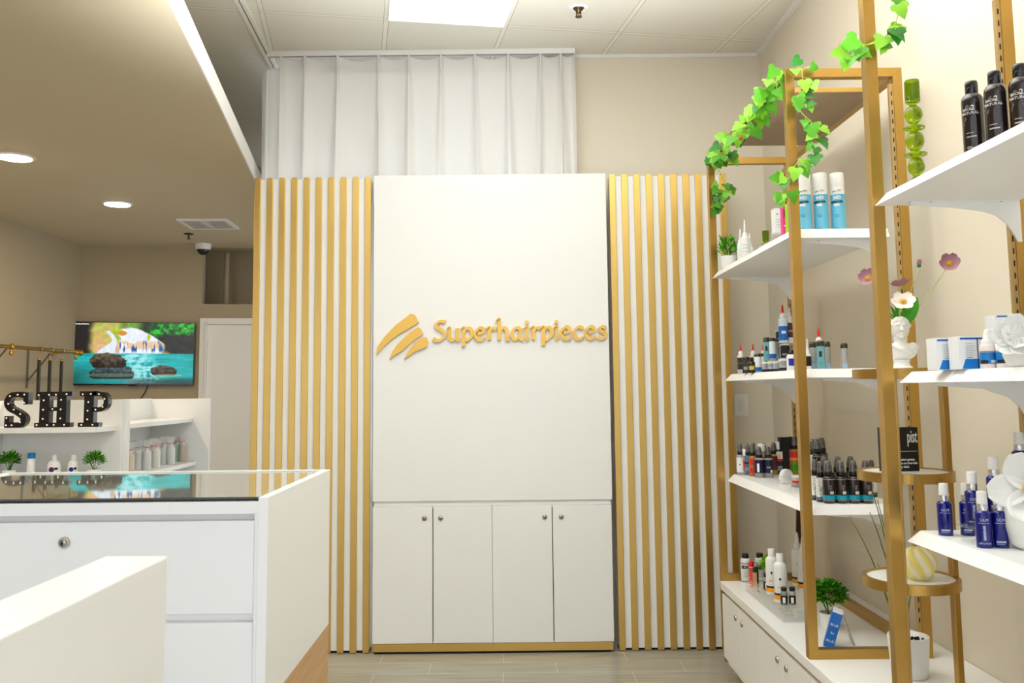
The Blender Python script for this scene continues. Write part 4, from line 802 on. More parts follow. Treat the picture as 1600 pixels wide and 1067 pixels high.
# rush plant in the ribbed pot
t = thing('potted_plant', 'tall thin rush plant in a ribbed white pot on the cabinet', 'plant', (1.195, 2.735, CT)); mb = MB()
mb.lathe([(.048, 0), (.052, .004), (.0585, .115), (.0585, .118), (.054, .118), (.053, .10), (.001, .098)], 120, lob=lambda a, z: 1+(.012*(1 if math.sin(40*a) > 0 else -1) if .01 < z < .112 else 0)); part('pot', mb, WP, t)
mb = MB(); rg = random.Random(8)
for i in range(90): a = rg.uniform(0, 6.28); rr = .05*math.sqrt(rg.random()); mb.sphere((rr*math.cos(a), rr*math.sin(a), .100+rg.uniform(-.002, .004)), .0048, 5)
part('gravel', mb, SOIL, t); 
T0 = Vector((1.195, 2.735, CT))
for k, ((u, v), bend) in enumerate((((1327, 806), 0), ((1363, 768), 0), ((1359, 800), 0), ((1371, 782), 0), ((1376, 850), 0), ((1370, 880), 0), ((1412, 812), .0), ((1424, 900), .02))):
    e = at(u, v, y=2.74)-T0; b0 = Vector((-.030+.004*(k % 3), -.01+.006*(k % 2), .10)); md = (b0+e)/2+Vector((.022, 0, .03)) if k != 6 else (b0+e)/2+Vector((.0, .02, 0)); pts = [b0*(1-s)**2+md*2*s*(1-s)+e*s*s for s in [i/8 for i in range(9)]]
    mb = MB(); mb.tube(pts, [.0038*(1-.72*i/8) for i in range(9)], 6); part('blade', mb, mat('rush_green', (.40, .47, .16), .5), t)
# ------------------------------------------------------------ near frame, top shelf
Z = 1.806
blobglass('candle_holder', 'tall stacked green glass candle holder at the tip of the near top shelf', (1.011, 2.13, Z), [(.018, 0), (.024, .004), (.008, .018), (.017, .030), (.0195, .044), (.014, .060), (.009, .066), (.025, .070), (.026, .075), (.010, .081), (.016, .090), (.022, .104), (.018, .122), (.009, .131), (.023, .136), (.024, .142), (.009, .148), (.016, .158), (.021, .172), (.017, .188), (.008, .197), (.0165, .205), (.0175, .212), (.0175, .254), (.0165, .255), (.016, .215), (.002, .207)])
t = thing('booklet', 'flat white booklet lying on the near top shelf', 'booklet', (1.10, 2.02, Z), .1); mb = MB(); mb.box(-.085, -.03, 0, .05, .04, .008); part('pages', mb, WP, t); mb = MB(); mb.box(-.086, -.031, .008, .051, .041, .0092); part('cover', mb, mat('pale_grey_card', (.80, .80, .80), .5), t)
for u, y, lab, kd in ((1521, 1.86, 'dark brown bottle farthest left of the three on the top shelf', 'shampoo'), (1558, 1.80, 'dark brown bottle in the middle of the three on the top shelf', 'shampoo'), (1598, 1.76, 'dark brown bottle cut by the right edge, marked with a rose S', 'shampoo_s')):
    p = at(u, 190, y=y); put(kd, 'product_bottle', lab, 'bottle', (p.x, y, Z), 0, 'dark brown bottles', .94)
# near frame, middle shelf
Z = 1.348
def ampoule(u, y, lab, z=Z, dx=.053, w2=0, dz=.073, grp='blue and white boxes'):
    p = at(u, 560, y=y); t = thing('product_box', lab, 'box', (p.x+dx/2, y, z), -.05, grp)
    mb = MB(); mb.box(-dx/2, -.025, 0, dx/2, .025, dz); part('carton', mb, mat('box_white', (.94, .945, .95), .35), t, bevel=.0006)
    mb = MB(); mb.box(-dx/2+.004, -.0256, dz*.90, dx/2+.0004, .02, dz*.955); part('blue_stripe', mb, mat('stripe_blue', (.08, .33, .68), .4), t)
    mb = MB(); mb.prism([(-dx/2+.006, .001), (dx/2+.0004, .001), (dx/2+.0004, dz*.31), (-dx/2+.014, dz*.31)], -.0257, -.0245); part('blue_panel', mb, mat('panel_blue', (.06, .48, .82), .35), t)
    mb = MB(); mb.box(dx/2-.013, -.0262, .001, dx/2-.011, -.0255, dz*.94); part('seam', mb, NAVY, t)
    mb = MB()
    for k in range(6): mb.box(-dx/2+.015, -.0260, dz*(.42+k*.07), dx/2-.018-.004*(k % 2), -.0254, dz*(.42+k*.07)+.0007)
    mb.box(-dx/2+.017, -.0262, dz*.345, dx/2-.024, -.0254, dz*.365); part('print', mb, GREY, t); return t
ampoule(1456, 2.04, 'blue and white box farthest left on the near middle shelf')
ampoule(1491, 1.98, 'blue and white box second from the left on the near middle shelf')
ampoule(1530, 2.03, 'blue and white box behind the two white dropper bottles', dx=.095)
ampoule(1551, 2.03, 'blue and white box stacked on top of another box', z=Z+.0735, dx=.062, dz=.05)
for u, y, lab in ((1545, 1.90, 'white and blue dropper bottle left of the white peony'), (1571, 1.87, 'white and blue dropper bottle just beside the white vase')):
    p = at(u, 570, y=y); t = thing('dropper_bottle', lab, 'bottle', (p.x, y, Z), 0, 'white and blue dropper bottles'); r = .0165
    part('body', MB().lathe([(r*.95, 0), (r, .002), (r, .046), (r*.9, .052), (r*.55, .056)], 24), mat('pearl_white', (.93, .89, .87), .3), t)
    part('cap', MB().lathe([(r*.80, .054), (r*.78, .058), (r*.5, .066), (r*.42, .078), (r*.30, .084), (.002, .085)], 20), WP, t); part('label', band(r+.0003, .010, .034), mat('gradient_blue', (.10, .50, .80), .3), t)
    part('label_foot', band(r+.0005, .010, .018, a0=-1.6, a1=-.5), NAVY, t); part('white_tag', band(r+.0006, .012, .018, a0=-.2, a1=.5), WP, t); part('print', band(r+.0004, .0345, .037), GREY, t)
def vase(loc, r_, h_, lab):
    t = thing('flower_vase', lab, 'vase', loc); part('body', MB().lathe([(r_*.6, 0), (r_*.85, h_*.08), (r_, h_*.35), (r_*.99, h_*.6), (r_*.85, h_*.85), (r_*.55, h_), (r_*.5, h_), (r_*.5, h_*.9), (.002, h_*.88)], 40), mat('white_ceramic', (.95, .95, .93), .3), t)
def bigflower(center, size, lab, n, face, seed, mats_, cup=.5, name='silk_flower', yc=True, stem=None, layers=2):
    t = thing(name, lab, 'flower', center); rg = random.Random(seed); fd = Vector(face).normalized(); a = fd.cross(Vector((0, 0, 1))).normalized(); b = fd.cross(a)
    for L in range(layers):
        nn = n if L == 0 else max(3, n-2)
        for k in range(nn):
            an = 2*PI*(k+.5*L)/nn+rg.uniform(-.2, .2); d = a*math.cos(an)+b*math.sin(an); tng = fd.cross(d); sz = size*(1-.33*L)*rg.uniform(.88, 1.08); cc = cup*(1+.8*L); vs = []; fs = []
            for i in range(9):
                tt = i/8; w_ = sz*.60*math.sin(PI*(.08+.84*tt))**.75; c = d*sz*tt*(1-cc*.3*tt)+fd*sz*cc*tt*tt*.8-fd*sz*.10*math.sin(PI*tt)
                for j in range(9): q = j/8-.5; vs.append(c+tng*w_*q*1.4+fd*sz*.5*q*q*(1-.3*tt)+fd*.0015*math.sin(q*17+k))
            for i in range(8):
                for j in range(8): p_ = i*9+j; fs.append((p_, p_+1, p_+10, p_+9))
            o = part('petal', MB().add(vs, fs, 0, True), mats_[0], t); sl = o.modifiers.new('thickness', 'SOLIDIFY'); sl.thickness = .0008
    if yc: mb = MB(); mb.sphere(tuple(fd*.008), size*.10, 10); [mb.sphere(tuple((a*math.cos(k)+b*math.sin(k))*size*.10+fd*.010), .003, 6) for k in range(12)]; part('stamens', mb, YEL, t)
    if stem: mb = MB(); mb.tube([Vector((0, 0, 0)), Vector(stem)*.5+Vector((0, .005, 0)), Vector(stem)], .003, 7); part('stem', mb, LEAF3, t)
    return t
p = at(1606, 565, y=1.80); vase((p.x, 1.80, Z), .045, .075, 'round white vase cut by the right edge on the near middle shelf')
p = at(1588, 527, y=1.76); bigflower(tuple(p), .052, 'white peony bloom at the right edge above the white vase', 7, (-.5, -.8, .25), 3, [WPET], cup=.42, layers=2, yc=False, stem=(at(1606, 560, y=1.80)-p)[:])
# near frame, lowest shelf
Z = .957
for u, v, lab, kd in ((1478, 836, 'cobalt blue spray bottle farthest left on the near lowest shelf', 'cobalt'), (1513, 836, 'cobalt blue bottle seen behind and under the clear stand', 'cobalt'), (1538.5, 855, 'cobalt blue bottle with vertical lettering, left of the white vase', 'cobalt_text'), (1564.5, 855, 'cobalt blue bottle touching the white vase', 'cobalt')):
    p = at(u, v, z=Z); put(kd, 'spray_bottle', lab, 'bottle', (p.x, p.y, Z), 0, 'cobalt blue bottles', 1.0)
t = thing('acrylic_riser', 'clear acrylic riser carrying a cobalt bottle on the near lowest shelf', 'display stand', (1.065, 2.05, Z)); mb = MB(); mb.box(-.03, -.035, .034, .03, .035, .037); mb.box(-.004, -.034, 0, .004, -.026, .034); mb.box(-.03, -.035, 0, .03, .035, .003); part('riser', mb, ACR, t)
put('cobalt_text', 'spray_bottle', 'cobalt blue bottle standing on the clear riser', 'bottle', (1.062, 2.055, Z+.037), 0, 'cobalt blue bottles', 1.0)
t = thing('acrylic_riser', 'tall clear acrylic riser behind the magnolia', 'display stand', (1.16, 2.03, Z)); mb = MB(); mb.box(-.045, -.03, .068, .075, .03, .071); mb.box(-.045, -.03, 0, -.042, .03, .068); mb.box(.072, -.03, 0, .075, .03, .068); part('riser', mb, ACR, t)
p = at(1554, 760, y=2.03); put('cobalt', 'spray_bottle', 'cobalt blue bottle raised behind the magnolia petals', 'bottle', (p.x, 2.03, Z+.071), 0, 'cobalt blue bottles', 1.0)
p = at(1600, 700, y=2.10); t = thing('acrylic_riser', 'highest clear riser at the right edge of the near lowest shelf', 'display stand', (p.x, 2.12, Z)); mb = MB(); mb.box(-.022, -.025, .118, .03, .025, .121); mb.box(-.022, -.025, 0, -.019, .025, .118); mb.box(.027, -.025, 0, .03, .025, .118); part('riser', mb, ACR, t)
put('cobalt', 'spray_bottle', 'cobalt blue bottle on the highest riser, at the right edge', 'bottle', (p.x, 2.12, Z+.121), 0, 'cobalt blue bottles', 1.0)
p = at(1612, 855, z=Z); vase((p.x, p.y-.02, Z), .062, .135, 'large white vase cut by the right edge on the near lowest shelf')
p = at(1606, 764, y=1.78); bigflower(tuple(p), .075, 'large white magnolia bloom leaning over the cobalt bottles', 5, (-.45, -.85, .10), 6, [WPET], cup=.28, layers=1, stem=(.03, .04, -.03))
# ------------------------------------------------------------ ivy garlands
def ivy_leaf(mb, p, nrm, tip, L, mi):
    nrm = nrm.normalized(); tip = (tip-nrm*tip.dot(nrm)).normalized(); s = nrm.cross(tip)
    out = [(0, 0), (.26, -.12), (.50, .02), (.52, .30), (.34, .42), (.30, .62), (.12, .86), (0, 1.02), (-.12, .86), (-.30, .62), (-.34, .42), (-.52, .30), (-.50, .02), (-.26, -.12)]
    cen = [(0, .02), (0, .25), (0, .5), (0, .75)]
    def q(a, b): z = .16*abs(a)-.22*(b-.3)**2+.03*math.sin(9*a+5*b); return tuple(p+(s*a+tip*b+nrm*z)*L)
    vs = [q(*o) for o in out]+[q(*c) for c in cen]; n = len(out)
    fs = [(0, 1, 14), (13, 0, 14), (1, 2, 14), (2, 3, 15, 14), (3, 4, 16, 15), (4, 5, 16), (5, 6, 17, 16), (6, 7, 17), (7, 8, 17), (8, 9, 16, 17), (9, 10, 16), (10, 11, 15, 16), (11, 12, 14, 15), (12, 13, 14)]
    mb.add(vs, fs, mi, True)
def garland(label, runs, seed, Ls=(.040, .058)):
    rg = random.Random(seed); t = thing('ivy_garland', label, 'garland', tuple(runs[0][0][0])); o0 = runs[0][0][0]; sm_ = MB(); lf = MB()
    for pts, dens in runs:
        P3 = [Vector(p) for p in pts]; Q = []
        for i in range(len(P3)-1):
            a = P3[max(i-1, 0)]; b = P3[i]; c = P3[i+1]; d = P3[min(i+2, len(P3)-1)]
            for k in range(6): s = k/6; Q.append(.5*((2*b)+(c-a)*s+(2*a-5*b+4*c-d)*s*s+(3*b-a-3*c+d)*s**3))
        Q.append(P3[-1]); sm_.tube([q-o0 for q in Q], .0016, 6); L = sum((Q[i+1]-Q[i]).length for i in range(len(Q)-1)); n = int(L*dens)
        for k in range(n):
            i = rg.randrange(len(Q)); q = Q[i]; off = Vector((rg.uniform(-1, .75), rg.uniform(-1, .3), rg.uniform(-.75, .75))); off = off.normalized()*rg.uniform(.010, .042)
            e = q+off; sm_.tube([q-o0, q+off*.5+Vector((0, 0, .005))-o0, e-o0], .0009, 5)
            nr = Vector((rg.uniform(-.8, .3), -1, rg.uniform(-.2, .9))); tp = Vector((off.x*18+rg.uniform(-.4, .4), rg.uniform(-.3, .1), -.55+off.z*12+rg.uniform(-.4, .4)))
            ivy_leaf(lf, e-o0, nr, tp, rg.uniform(*Ls), rg.choice((0, 0, 1, 1, 2)))
    part('stems', sm_, VSTEM, t); part('foliage', lf, [mat('ivy_mid', (.31, .60, .10), .4), mat('ivy_light', (.50, .74, .16), .4), mat('ivy_deep', (.15, .45, .10), .4)], t); return t
g = lambda u, v, y: at(u, v, y=y)
garland('ivy garland winding over the top rail and front post of the back frame', [
    ([g(1252, 104, 2.88), g(1254, 130, 2.87), g(1248, 155, 2.87), g(1252, 175, 2.86), g(1272, 196, 2.88), g(1276, 222, 2.88), g(1262, 238, 2.86), g(1240, 262, 2.86), g(1232, 285, 2.86), g(1222, 306, 2.87)], 62),
    ([at(1222, 112, x=.945), at(1203, 140, x=.935), at(1188, 160, x=.925), at(1172, 190, x=.925), at(1150, 215, x=.925), at(1132, 236, x=.925), at(1115, 246, x=.93)], 84),
    ([g(1115, 246, 4.0), g(1124, 268, 3.99), g(1134, 292, 3.99), g(1126, 315, 3.99), g(1106, 326, 3.99)], 70)], 21, (.034, .052))
garland('ivy garland hanging from above down the near gold post', [
    ([g(1425, -45, 2.24), g(1408, 4, 2.23), g(1400, 34, 2.23), g(1388, 56, 2.24), g(1368, 66, 2.235), g(1344, 74, 2.26), g(1330, 92, 2.27)], 62)], 33, (.036, .052))
t = tag(part('artificial_berry', MB().sphere((0, 0, 0), .008, 10), mat('berry_red', (.75, .20, .10), .4)), 'tiny red ornament among the ivy on the top rail', 'ornament'); t.location = at(1157, 216, x=.90)
# ------------------------------------------------------------ glass-topped counter on the left
t = thing('display_counter', 'white display counter with inset glass top and locked drawer', 'counter', (0, 0, 0))
y0, y1 = 1.551, 2.086; ZT_ = 1.1327
mb = MB(); mb.box(-.432, y0, .783, -.4153, y1, ZT_); part('side_panel', mb, WHITE, t, label='right-hand side panel', bevel=.0005)
mb = MB(); mb.box(-.432, y0+.001, 0, -.4158, y1-.001, .783); part('base_panel', mb, WOOD, t, label='oak lower part of the side')
mb = MB(); mb.box(-1.171, y0, .0, -1.154, y1, ZT_); part('side_panel', mb, WHITE, t, label='left-hand side panel')
mb = MB(); mb.box(-1.154, 2.070, .03, -.432, y1, ZT_); part('back_panel', mb, WHITE, t)
mb = MB(); mb.box(-1.154, y0, 1.105, -.432, y0+.012, 1.1262); part('front_rail', mb, WHITE, t, bevel=.0005)
mb = MB(); mb.box(-1.154, y0+.022, .05, -.432, y0+.030, 1.105); mb.box(-1.154, y0+.030, 1.080, -.432, 2.07, 1.085); part('carcass', mb, WHITE2, t)
mb = MB(); mb.box(-.439, y0+.004, .10, -.432, y0+.022, 1.105); part('side_rail', mb, WHITE, t)
for k, (za, zb) in enumerate(((.936, 1.0929), (.775, .9215), (.10, .760))):
    mb = MB(); mb.box(-1.097, y0+.006, za, -.4400, y0+.022, zb); d = part('drawer' if k < 2 else 'door', mb, WHITE, t, bevel=.001)
    if k == 0: lock(d, -.7677, y0+.006, 1.0586, r=.0092)
GT = bpy.data.materials.new('tinted_glass'); GT.use_nodes = True; b = GT.node_tree.nodes['Principled BSDF']; b.inputs['Base Color'].default_value = lin((.80, .81, .73)); b.inputs['Roughness'].default_value = .02; b.inputs['Transmission Weight'].default_value = .25; b.inputs['IOR'].default_value = 1.55; b.inputs['Coat Weight'].default_value = 1; b.inputs['Coat IOR'].default_value = 2.2
mb = MB(); MG = Matrix.Translation((0, 2.069, 1.1264)) @ Matrix.Rotation(-.007, 4, 'X'); mb.box(-1.154, -.5155, 0, -.4325, 0, .0036, M=MG); gl = part('glass_top', mb, GT, t)
mb = MB(); mb.box(-1.154, -.5170, 0, -.4325, -.5155, .0036, M=MG); part('glass_edge', mb, mat('glass_edge_green', (.02, .10, .08), .1, coat=.5), gl, label='dark green glass edge')
# near low partition
t = thing('low_partition', 'thick white low partition end in the near left foreground', 'partition', (0, 0, 0)); mb = MB(); mb.box(-.459, .30, 0, -.388, 1.027, 1.130); part('panel', mb, WHITE, t, bevel=.002)
# ------------------------------------------------------------ shelving unit behind the counter
t = thing('low_shelf_unit', 'low white shelf unit behind the counter, letters on its upper shelf', 'shelf unit', (0, 0, 0))
mb = MB(); mb.box(-2.55, 4.193, 0, -1.819, 4.209, 1.285); part('back_panel', mb, WHITE, t)
mb = MB(); mb.box(-2.55, 3.975, 1.141, -1.838, 4.193, 1.165); part('shelf_board', mb, WHITE, t, bevel=.001)
mb = MB(); mb.box(-2.55, 3.96, .913, -1.838, 4.193, .935); part('shelf_board', mb, WHITE, t)
mb = MB(); mb.prism([(3.975, 0), (4.193, 0), (4.193, 1.283), (4.188, 1.283), (3.975, 1.0)], 0, .016, M=Matrix(((0, 1, 0, -2.392), (1, 0, 0, 0), (0, 0, 1, 0), (0, 0, 0, 1)))); part('upright', mb, WHITE, t)
mb = MB(); mb.box(-2.55, 3.975, 0, -1.838, 3.99, .87); part('front_panel', mb, WHITE, t)
t = thing('corner_shelf_unit', 'low white shelf unit running back from the lettered one, bagged bottles inside', 'shelf unit', (0, 0, 0))
mb = MB(); mb.box(-2.10, 4.211, 0, -1.796, 4.234, 1.283); part('upright', mb, WHITE, t)
mb = MB(); mb.box(-2.04, 4.234, 0, -2.025, 5.055, 1.283); part('back_panel', mb, WHITE, t)
mb = MB(); mb.box(-2.10, 5.055, 0, -1.693, 5.072, 1.280); part('upright', mb, WHITE, t, label='wider end panel')
mb = MB(); mb.box(-2.025, 4.234, 1.148, -1.789, 5.055, 1.169); part('shelf_board', mb, WHITE, t, bevel=.001)
mb = MB(); mb.box(-2.025, 4.234, .907, -1.7625, 5.055, .929); part('shelf_board', mb, WHITE, t, bevel=.001)
mb = MB(); mb.box(-2.025, 4.234, 0, -1.79, 5.055, .04); part('base_board', mb, WHITE, t)
# bagged bottles
BAG = mat('clear_bag', (.97, .97, .96), .15, alpha=.28, coat=.6); cols = [('cream', (.86, .78, .62)), ('clear', (.80, .82, .80)), ('clear', (.80, .82, .80)), ('clear', (.80, .82, .80)), ('pale', (.86, .86, .80)), ('clear', (.80, .82, .80)), ('clear', (.80, .82, .80)), ('aqua', (.52, .80, .72)), ('tan', (.70, .60, .42))]
bagl = ['cream', 'clear', 'clear', 'clear', 'milky', 'clear', 'clear', 'aqua', 'tan']
for k, u in enumerate((202.5, 215.5, 229, 237, 243.5, 255, 266.5, 277, 285.5)):
    x = -1.828 if k % 2 == 0 else -1.868
    p = at(u, 725, x=x); nm = ['first', 'second', 'third', 'fourth', 'fifth', 'sixth', 'seventh', 'eighth', 'last'][k]
    t = thing('bagged_bottle', '%s bottle in a clear bag with red clip, %s from the left' % (bagl[k], nm) if k < 8 else 'tan bottle in a clear bag, nearest the end panel', 'bottle', (x, p.y, .929), k*.7, 'bagged bottles on the corner shelf'); t.scale = (.70, .70, .76)
    part('body', body(.030, .125, .018, .014), mat('bag_'+cols[k][0], cols[k][1], .25), t); part('cap', MB().lathe([(.012, .125), (.012, .14), (.010, .142)], 14), mat('bag_cap', (.86, .86, .84), .4), t)
    part('red_clip', MB().lathe([(.017, .142), (.017, .149)], 12), RED, t)
    mb = MB()
    for j in range(5): band(.0305, .03+j*.014, .0312+j*.014, a0=-.2+.1*(j % 2), a1=.7, mb=mb)
    part('print', mb, GREY, t)
    mb = MB(); rg = random.Random(k); prof = [(.0335, 0), (.0340, .10), (.030, .130), (.018, .145), (.020, .155), (.030, .175), (.026, .196)]; ph = rg.uniform(0, 6)
    mb.lathe(prof, 28, lob=lambda a, z: 1+(.03+max(0, z-.12)*3.2)*math.sin(5*a+ph+z*40)); part('bag', mb, BAG, t)
# bottles and plants on the lower shelf (bases hidden by the counter)
Z = .935
def lowx(u, y=4.065): return at(u, 720, y=y).x
t = thing('product_bottle', 'white bottle with bright blue cap on the low shelf', 'bottle', (lowx(49), 4.065, Z)); t.scale = (.75, .75, .75); part('body', body(.024, .120, .005, .020), WP, t); part('cap', MB().lathe([(.0215, .118), (.0215, .150), (.02, .151)], 22), mat('cap_blue', (.04, .50, .78), .35), t); mb = MB(); [band(.0243, .075-k*.012, .0765-k*.012, a0=-.2, a1=.35, mb=mb) for k in range(4)]; part('print', mb, GREY, t)
for u, rr, lab, c_ in ((85, .038, 'round-shouldered white bottle with purple emblem on the low shelf', (.35, .10, .35)), (115, .032, 'round-shouldered white bottle with blue emblem on the low shelf', (.12, .12, .55))):
    t = thing('product_bottle', lab, 'bottle', (lowx(u), 4.065, Z)); t.scale = (.75, .75, .75); part('body', MB().lathe([(rr*.95, 0), (rr, .004), (rr, .070), (rr*.92, .088), (rr*.7, .100), (.014, .106)], 28), WP, t); part('cap', MB().lathe([(.0165, .105), (.0155, .136), (.014, .138)], 20), WP, t)
    mb = MB(); mb.lathe([(rr*.42, 0), (rr*.42, .002)], 20, 0, Matrix.Translation((.1*rr, -rr*1.0, .052)) @ Matrix.Rotation(PI/2, 4, 'X')); part('emblem', mb, mat('emblem_'+str(u), c_, .4), t); part('print', band(rr+.0004, .050, .064, a0=.5, a1=1.0), NAVY, t)
    part('spot', band(rr*.955, .084, .087, a0=-.1, a1=.1), INK, t)
potted('potted_plant', 'leafy green potted plant at the far left of the low shelf', 'plant', (lowx(15), 4.065, Z), .03, .038, WP, .040, .072, 420, .019, .007, up=.5, seed=31, sc=(1, 1, 1.1))
potted('potted_plant', 'leafy green potted plant right of the round white bottles', 'plant', (lowx(148), 4.065, Z), .031, .038, WP, .046, .070, 520, .015, .006, up=.35, seed=32, sc=(1, 1, 1))
# marquee letters
def dots(t, pts, y=-.018):
    for x, z in pts: mb = MB(); mb.sphere((x, y-.0005, z), .0036, 10); part('bulb', mb, BULB, t)
BM = mat('marquee_black', (.05, .042, .038), .25, coat=.3); BR = mat('marquee_face', (.045, .035, .032), .45)
def marquee(lab, u, polys, strokes, bulbs):
    t = thing('marquee_letter', lab, 'letter', (at(u, 668, y=4.02).x, 4.02, 1.165)); 
    for nm, ya, yb, m_, gr in (('shell', -.016, .022, BM, 0), ('face', -.0165, -.0160, BR, 1)):
        mb = MB()
        for P_l in polys: mb.prism(P_l if not gr else [(cx_+(x-cx_)*.86, cz_+(z-cz_)*.86) for x, z in P_l for cx_, cz_ in [(sum(a for a, b in P_l)/len(P_l), sum(b for a, b in P_l)/len(P_l))]], ya, yb)
        for st, w_ in strokes: stroke(mb, st, w=w_ if not gr else w_*.78, thin=1, y0=ya, y1=yb)
        part(nm, mb, m_, t)
    dots(t, bulbs, -.0170); return t
def rc(x0, z0, x1, z1): return [(x0, z0), (x1, z0), (x1, z1), (x0, z1)]
h = .160; k_ = h/395.0     # letter drawings measured in a 395-unit high box
def q(pts): return [(x*k_, z*k_) for x, z in pts]
marquee('black marquee letter H with small bulbs, the middle letter', 56, [q(rc(0, 0, 165, 50)), q(rc(215-25, 0, 395, 50)), q(rc(12, 345, 175, 395)), q(rc(205, 345, 405, 395))][:0]+[q(rc(0, 0, 180, 50)), q(rc(180, 0, 395, 50)), q(rc(12, 345, 190, 395)), q(rc(190, 345, 408, 395)), q(rc(52, 50, 160, 345)), q(rc(245, 50, 350, 345)), q(rc(160, 180, 245, 222))], [],
        q([(30, 27), (145, 27), (220, 27), (335, 27), (40, 358), (155, 360), (232, 362), (350, 365), (95, 95), (95, 195), (98, 300), (290, 97), (290, 198), (292, 303), (198, 202)]))
marquee('black marquee letter P with small bulbs, the right-hand letter', 124, [q(rc(0, 0, 230, 48)), q(rc(12, 342, 120, 395)), q(rc(62, 48, 170, 345)), q(rc(120, 340, 200, 395))], [(q([(150, 368), (215, 368), (275, 350), (305, 285), (290, 225), (240, 192), (150, 195)]), 52*k_)],
        q([(40, 25), (165, 25), (105, 85), (105, 180), (110, 275), (45, 362), (135, 364), (225, 362), (288, 308), (270, 220), (192, 190)]))
marquee('black marquee letter S with small bulbs, the left-hand letter', 8, [q(rc(10, 0, 62, 130)), q(rc(212, 255, 268, 388)), ], [(q([(222, 355), (150, 368), (62, 350), (28, 280), (60, 215), (150, 165), (215, 110), (205, 50), (140, 25), (60, 30)]), 62*k_)],
        q([(32, 28), (34, 108), (95, 28), (185, 60), (185, 150), (112, 200), (48, 265), (62, 350), (148, 365), (222, 365), (222, 275)]))
# ------------------------------------------------------------ television
DX, DZ = .915, .500
t = thing('television', 'wide television on the far wall showing a waterfall and turquoise pool', 'television', tuple([*rot(-1.735, 7.395), 1.625]), TH+.0)
R0 = Matrix.Rotation(-.012, 4, 'Y')
mb = MB(); mb.box(-DX/2, -.012, -DZ/2, DX/2, .025, DZ/2); part('housing', mb, BLKG, t, bevel=.002)
def fbm(x, y, seed, oct=5):
    rs = np.random.RandomState(seed); out = 0; amp = .5; fr_ = 1.0
    for o_ in range(oct):
        g_ = rs.rand(64, 64); X = (x*fr_) % 63; Y = (y*fr_) % 63; xi = X.astype(int); yi = Y.astype(int); fx = X-xi; fy = Y-yi; fx = fx*fx*(3-2*fx); fy = fy*fy*(3-2*fy)
        out = out+amp*(g_[yi, xi]*(1-fx)*(1-fy)+g_[yi, (xi+1) % 64]*fx*(1-fy)+g_[(yi+1) % 64, xi]*(1-fx)*fy+g_[(yi+1) % 64, (xi+1) % 64]*fx*fy); amp *= .5; fr_ *= 2
    return out/(1-.5**oct)
NX, NY = 340, 190
gx_, gy_ = np.meshgrid((np.arange(NX)+.5)/NX, (np.arange(NY)+.5)/NY)     # gy from the top
col = np.zeros((NY, NX, 3))
def lay(mask, c): 
    mask = np.clip(mask, 0, 1)[..., None]; return col*(1-mask)+np.array(c)*mask if not isinstance(c, np.ndarray) else col*(1-mask)+c*mask
def sst(e0, e1, x): t__ = np.clip((x-e0)/(e1-e0), 0, 1); return t__*t__*(3-2*t__)
n1 = fbm(gx_*14, gy_*8, 1); n2 = fbm(gx_*40, gy_*24, 2); n3 = fbm(gx_*60, gy_*4, 3); n4 = fbm(gx_*8, gy_*40, 4)
col[:] = (.10, .09, .10)
col = lay(sst(.12, .20, gx_+.04*n1)*sst(.45, .36, gx_), np.stack([.62+.3*n1, .60+.28*n2, .30+.15*n1], -1))
col = lay(sst(.16, .24, gx_+.05*n1)*sst(.25, .40, gy_)*sst(.48, .36, gx_), np.stack([.80+.2*n2, .58+.2*n2, .40+.2*n1], -1))
col = lay(sst(.34, .45, gx_)*sst(.62, .5, gx_)*sst(.2, .05, gy_), np.stack([.25+.5*n1, .45+.4*n2, .15+.2*n1], -1))
col = lay(sst(.60, .70, gx_+.06*n1)*sst(.30, .16, gy_-.05*(gx_-.8)), np.stack([.02+.15*n2, .25+.75*np.clip(n2*1.9-.6, 0, 1), .08+.15*n1], -1))
col = lay(sst(.73, .79, gx_+.05*n1)*sst(.17, .24, gy_+.04*n1), np.stack([.07+.12*n2, .07+.14*n2, .08+.12*n2], -1))
top = .05+.19*np.abs((gx_-.47)/.28)**1.7+.03*n1+(gx_ > .47)*.08*(gx_-.47)*3
cas = sst(.36, .39, gx_)*sst(.745, .70, gx_-.04*n1)*sst(top, top+.03, gy_)*sst(.54, .50, gy_)
fallc = np.clip(.55+.5*n3+.25*(n2-.5), 0, 1); col = lay(cas, np.stack([.62+.36*fallc, .72+.27*fallc, .82+.2*fallc], -1))
col = lay(cas*sst(.27, .33, gy_)*sst(.52, .55, n1+.15*(gx_ > .6))*sst(.46, .40, gy_), np.stack([.92+0*n1, .74+.1*n2, .60+.1*n2], -1))
dk = cas*sst(.30, .38, gy_+.05*n1)*sst(.50, .44, gy_)*sst(.50, .40, n3); col = lay(dk, np.stack([.02+.1*n2, .25+.15*n3, .48+.25*n3], -1))
for cx_, cy_, ax_, ay_ in ((.36, .14, .05, .045), (.355, .27, .035, .04), (.62, .24, .015, .06)): col = lay(sst(1.2, .7, ((gx_-cx_)/ax_)**2+((gy_-cy_)/ay_)**2+n2-.5), np.stack([.45+.4*n2, .65+.3*n2, .05+.1*n1], -1))
col = lay(sst(1.1, .8, ((gx_-.40)/.04)**2+((gy_-.17)/.04)**2+n2-.5), (.85, .55, .2))
wf = sst(.025, .015, np.abs(gx_-.305+.03*np.sin(gy_*16)+.0*n1)-.30*np.clip(gy_-.30, 0, 1))*sst(.12, .15, gy_); wf = wf*sst(.54, .50, gy_); col = lay(wf, np.stack([.75+.25*n3, .85+.15*n3, .95+.05*n3], -1))
col = lay(sst(.72, .76, gx_)*sst(.83, .78, gx_)*sst(.42, .50, gy_-.6*(gx_-.74))*sst(.52, .50, gy_), (.88, .58, .30))
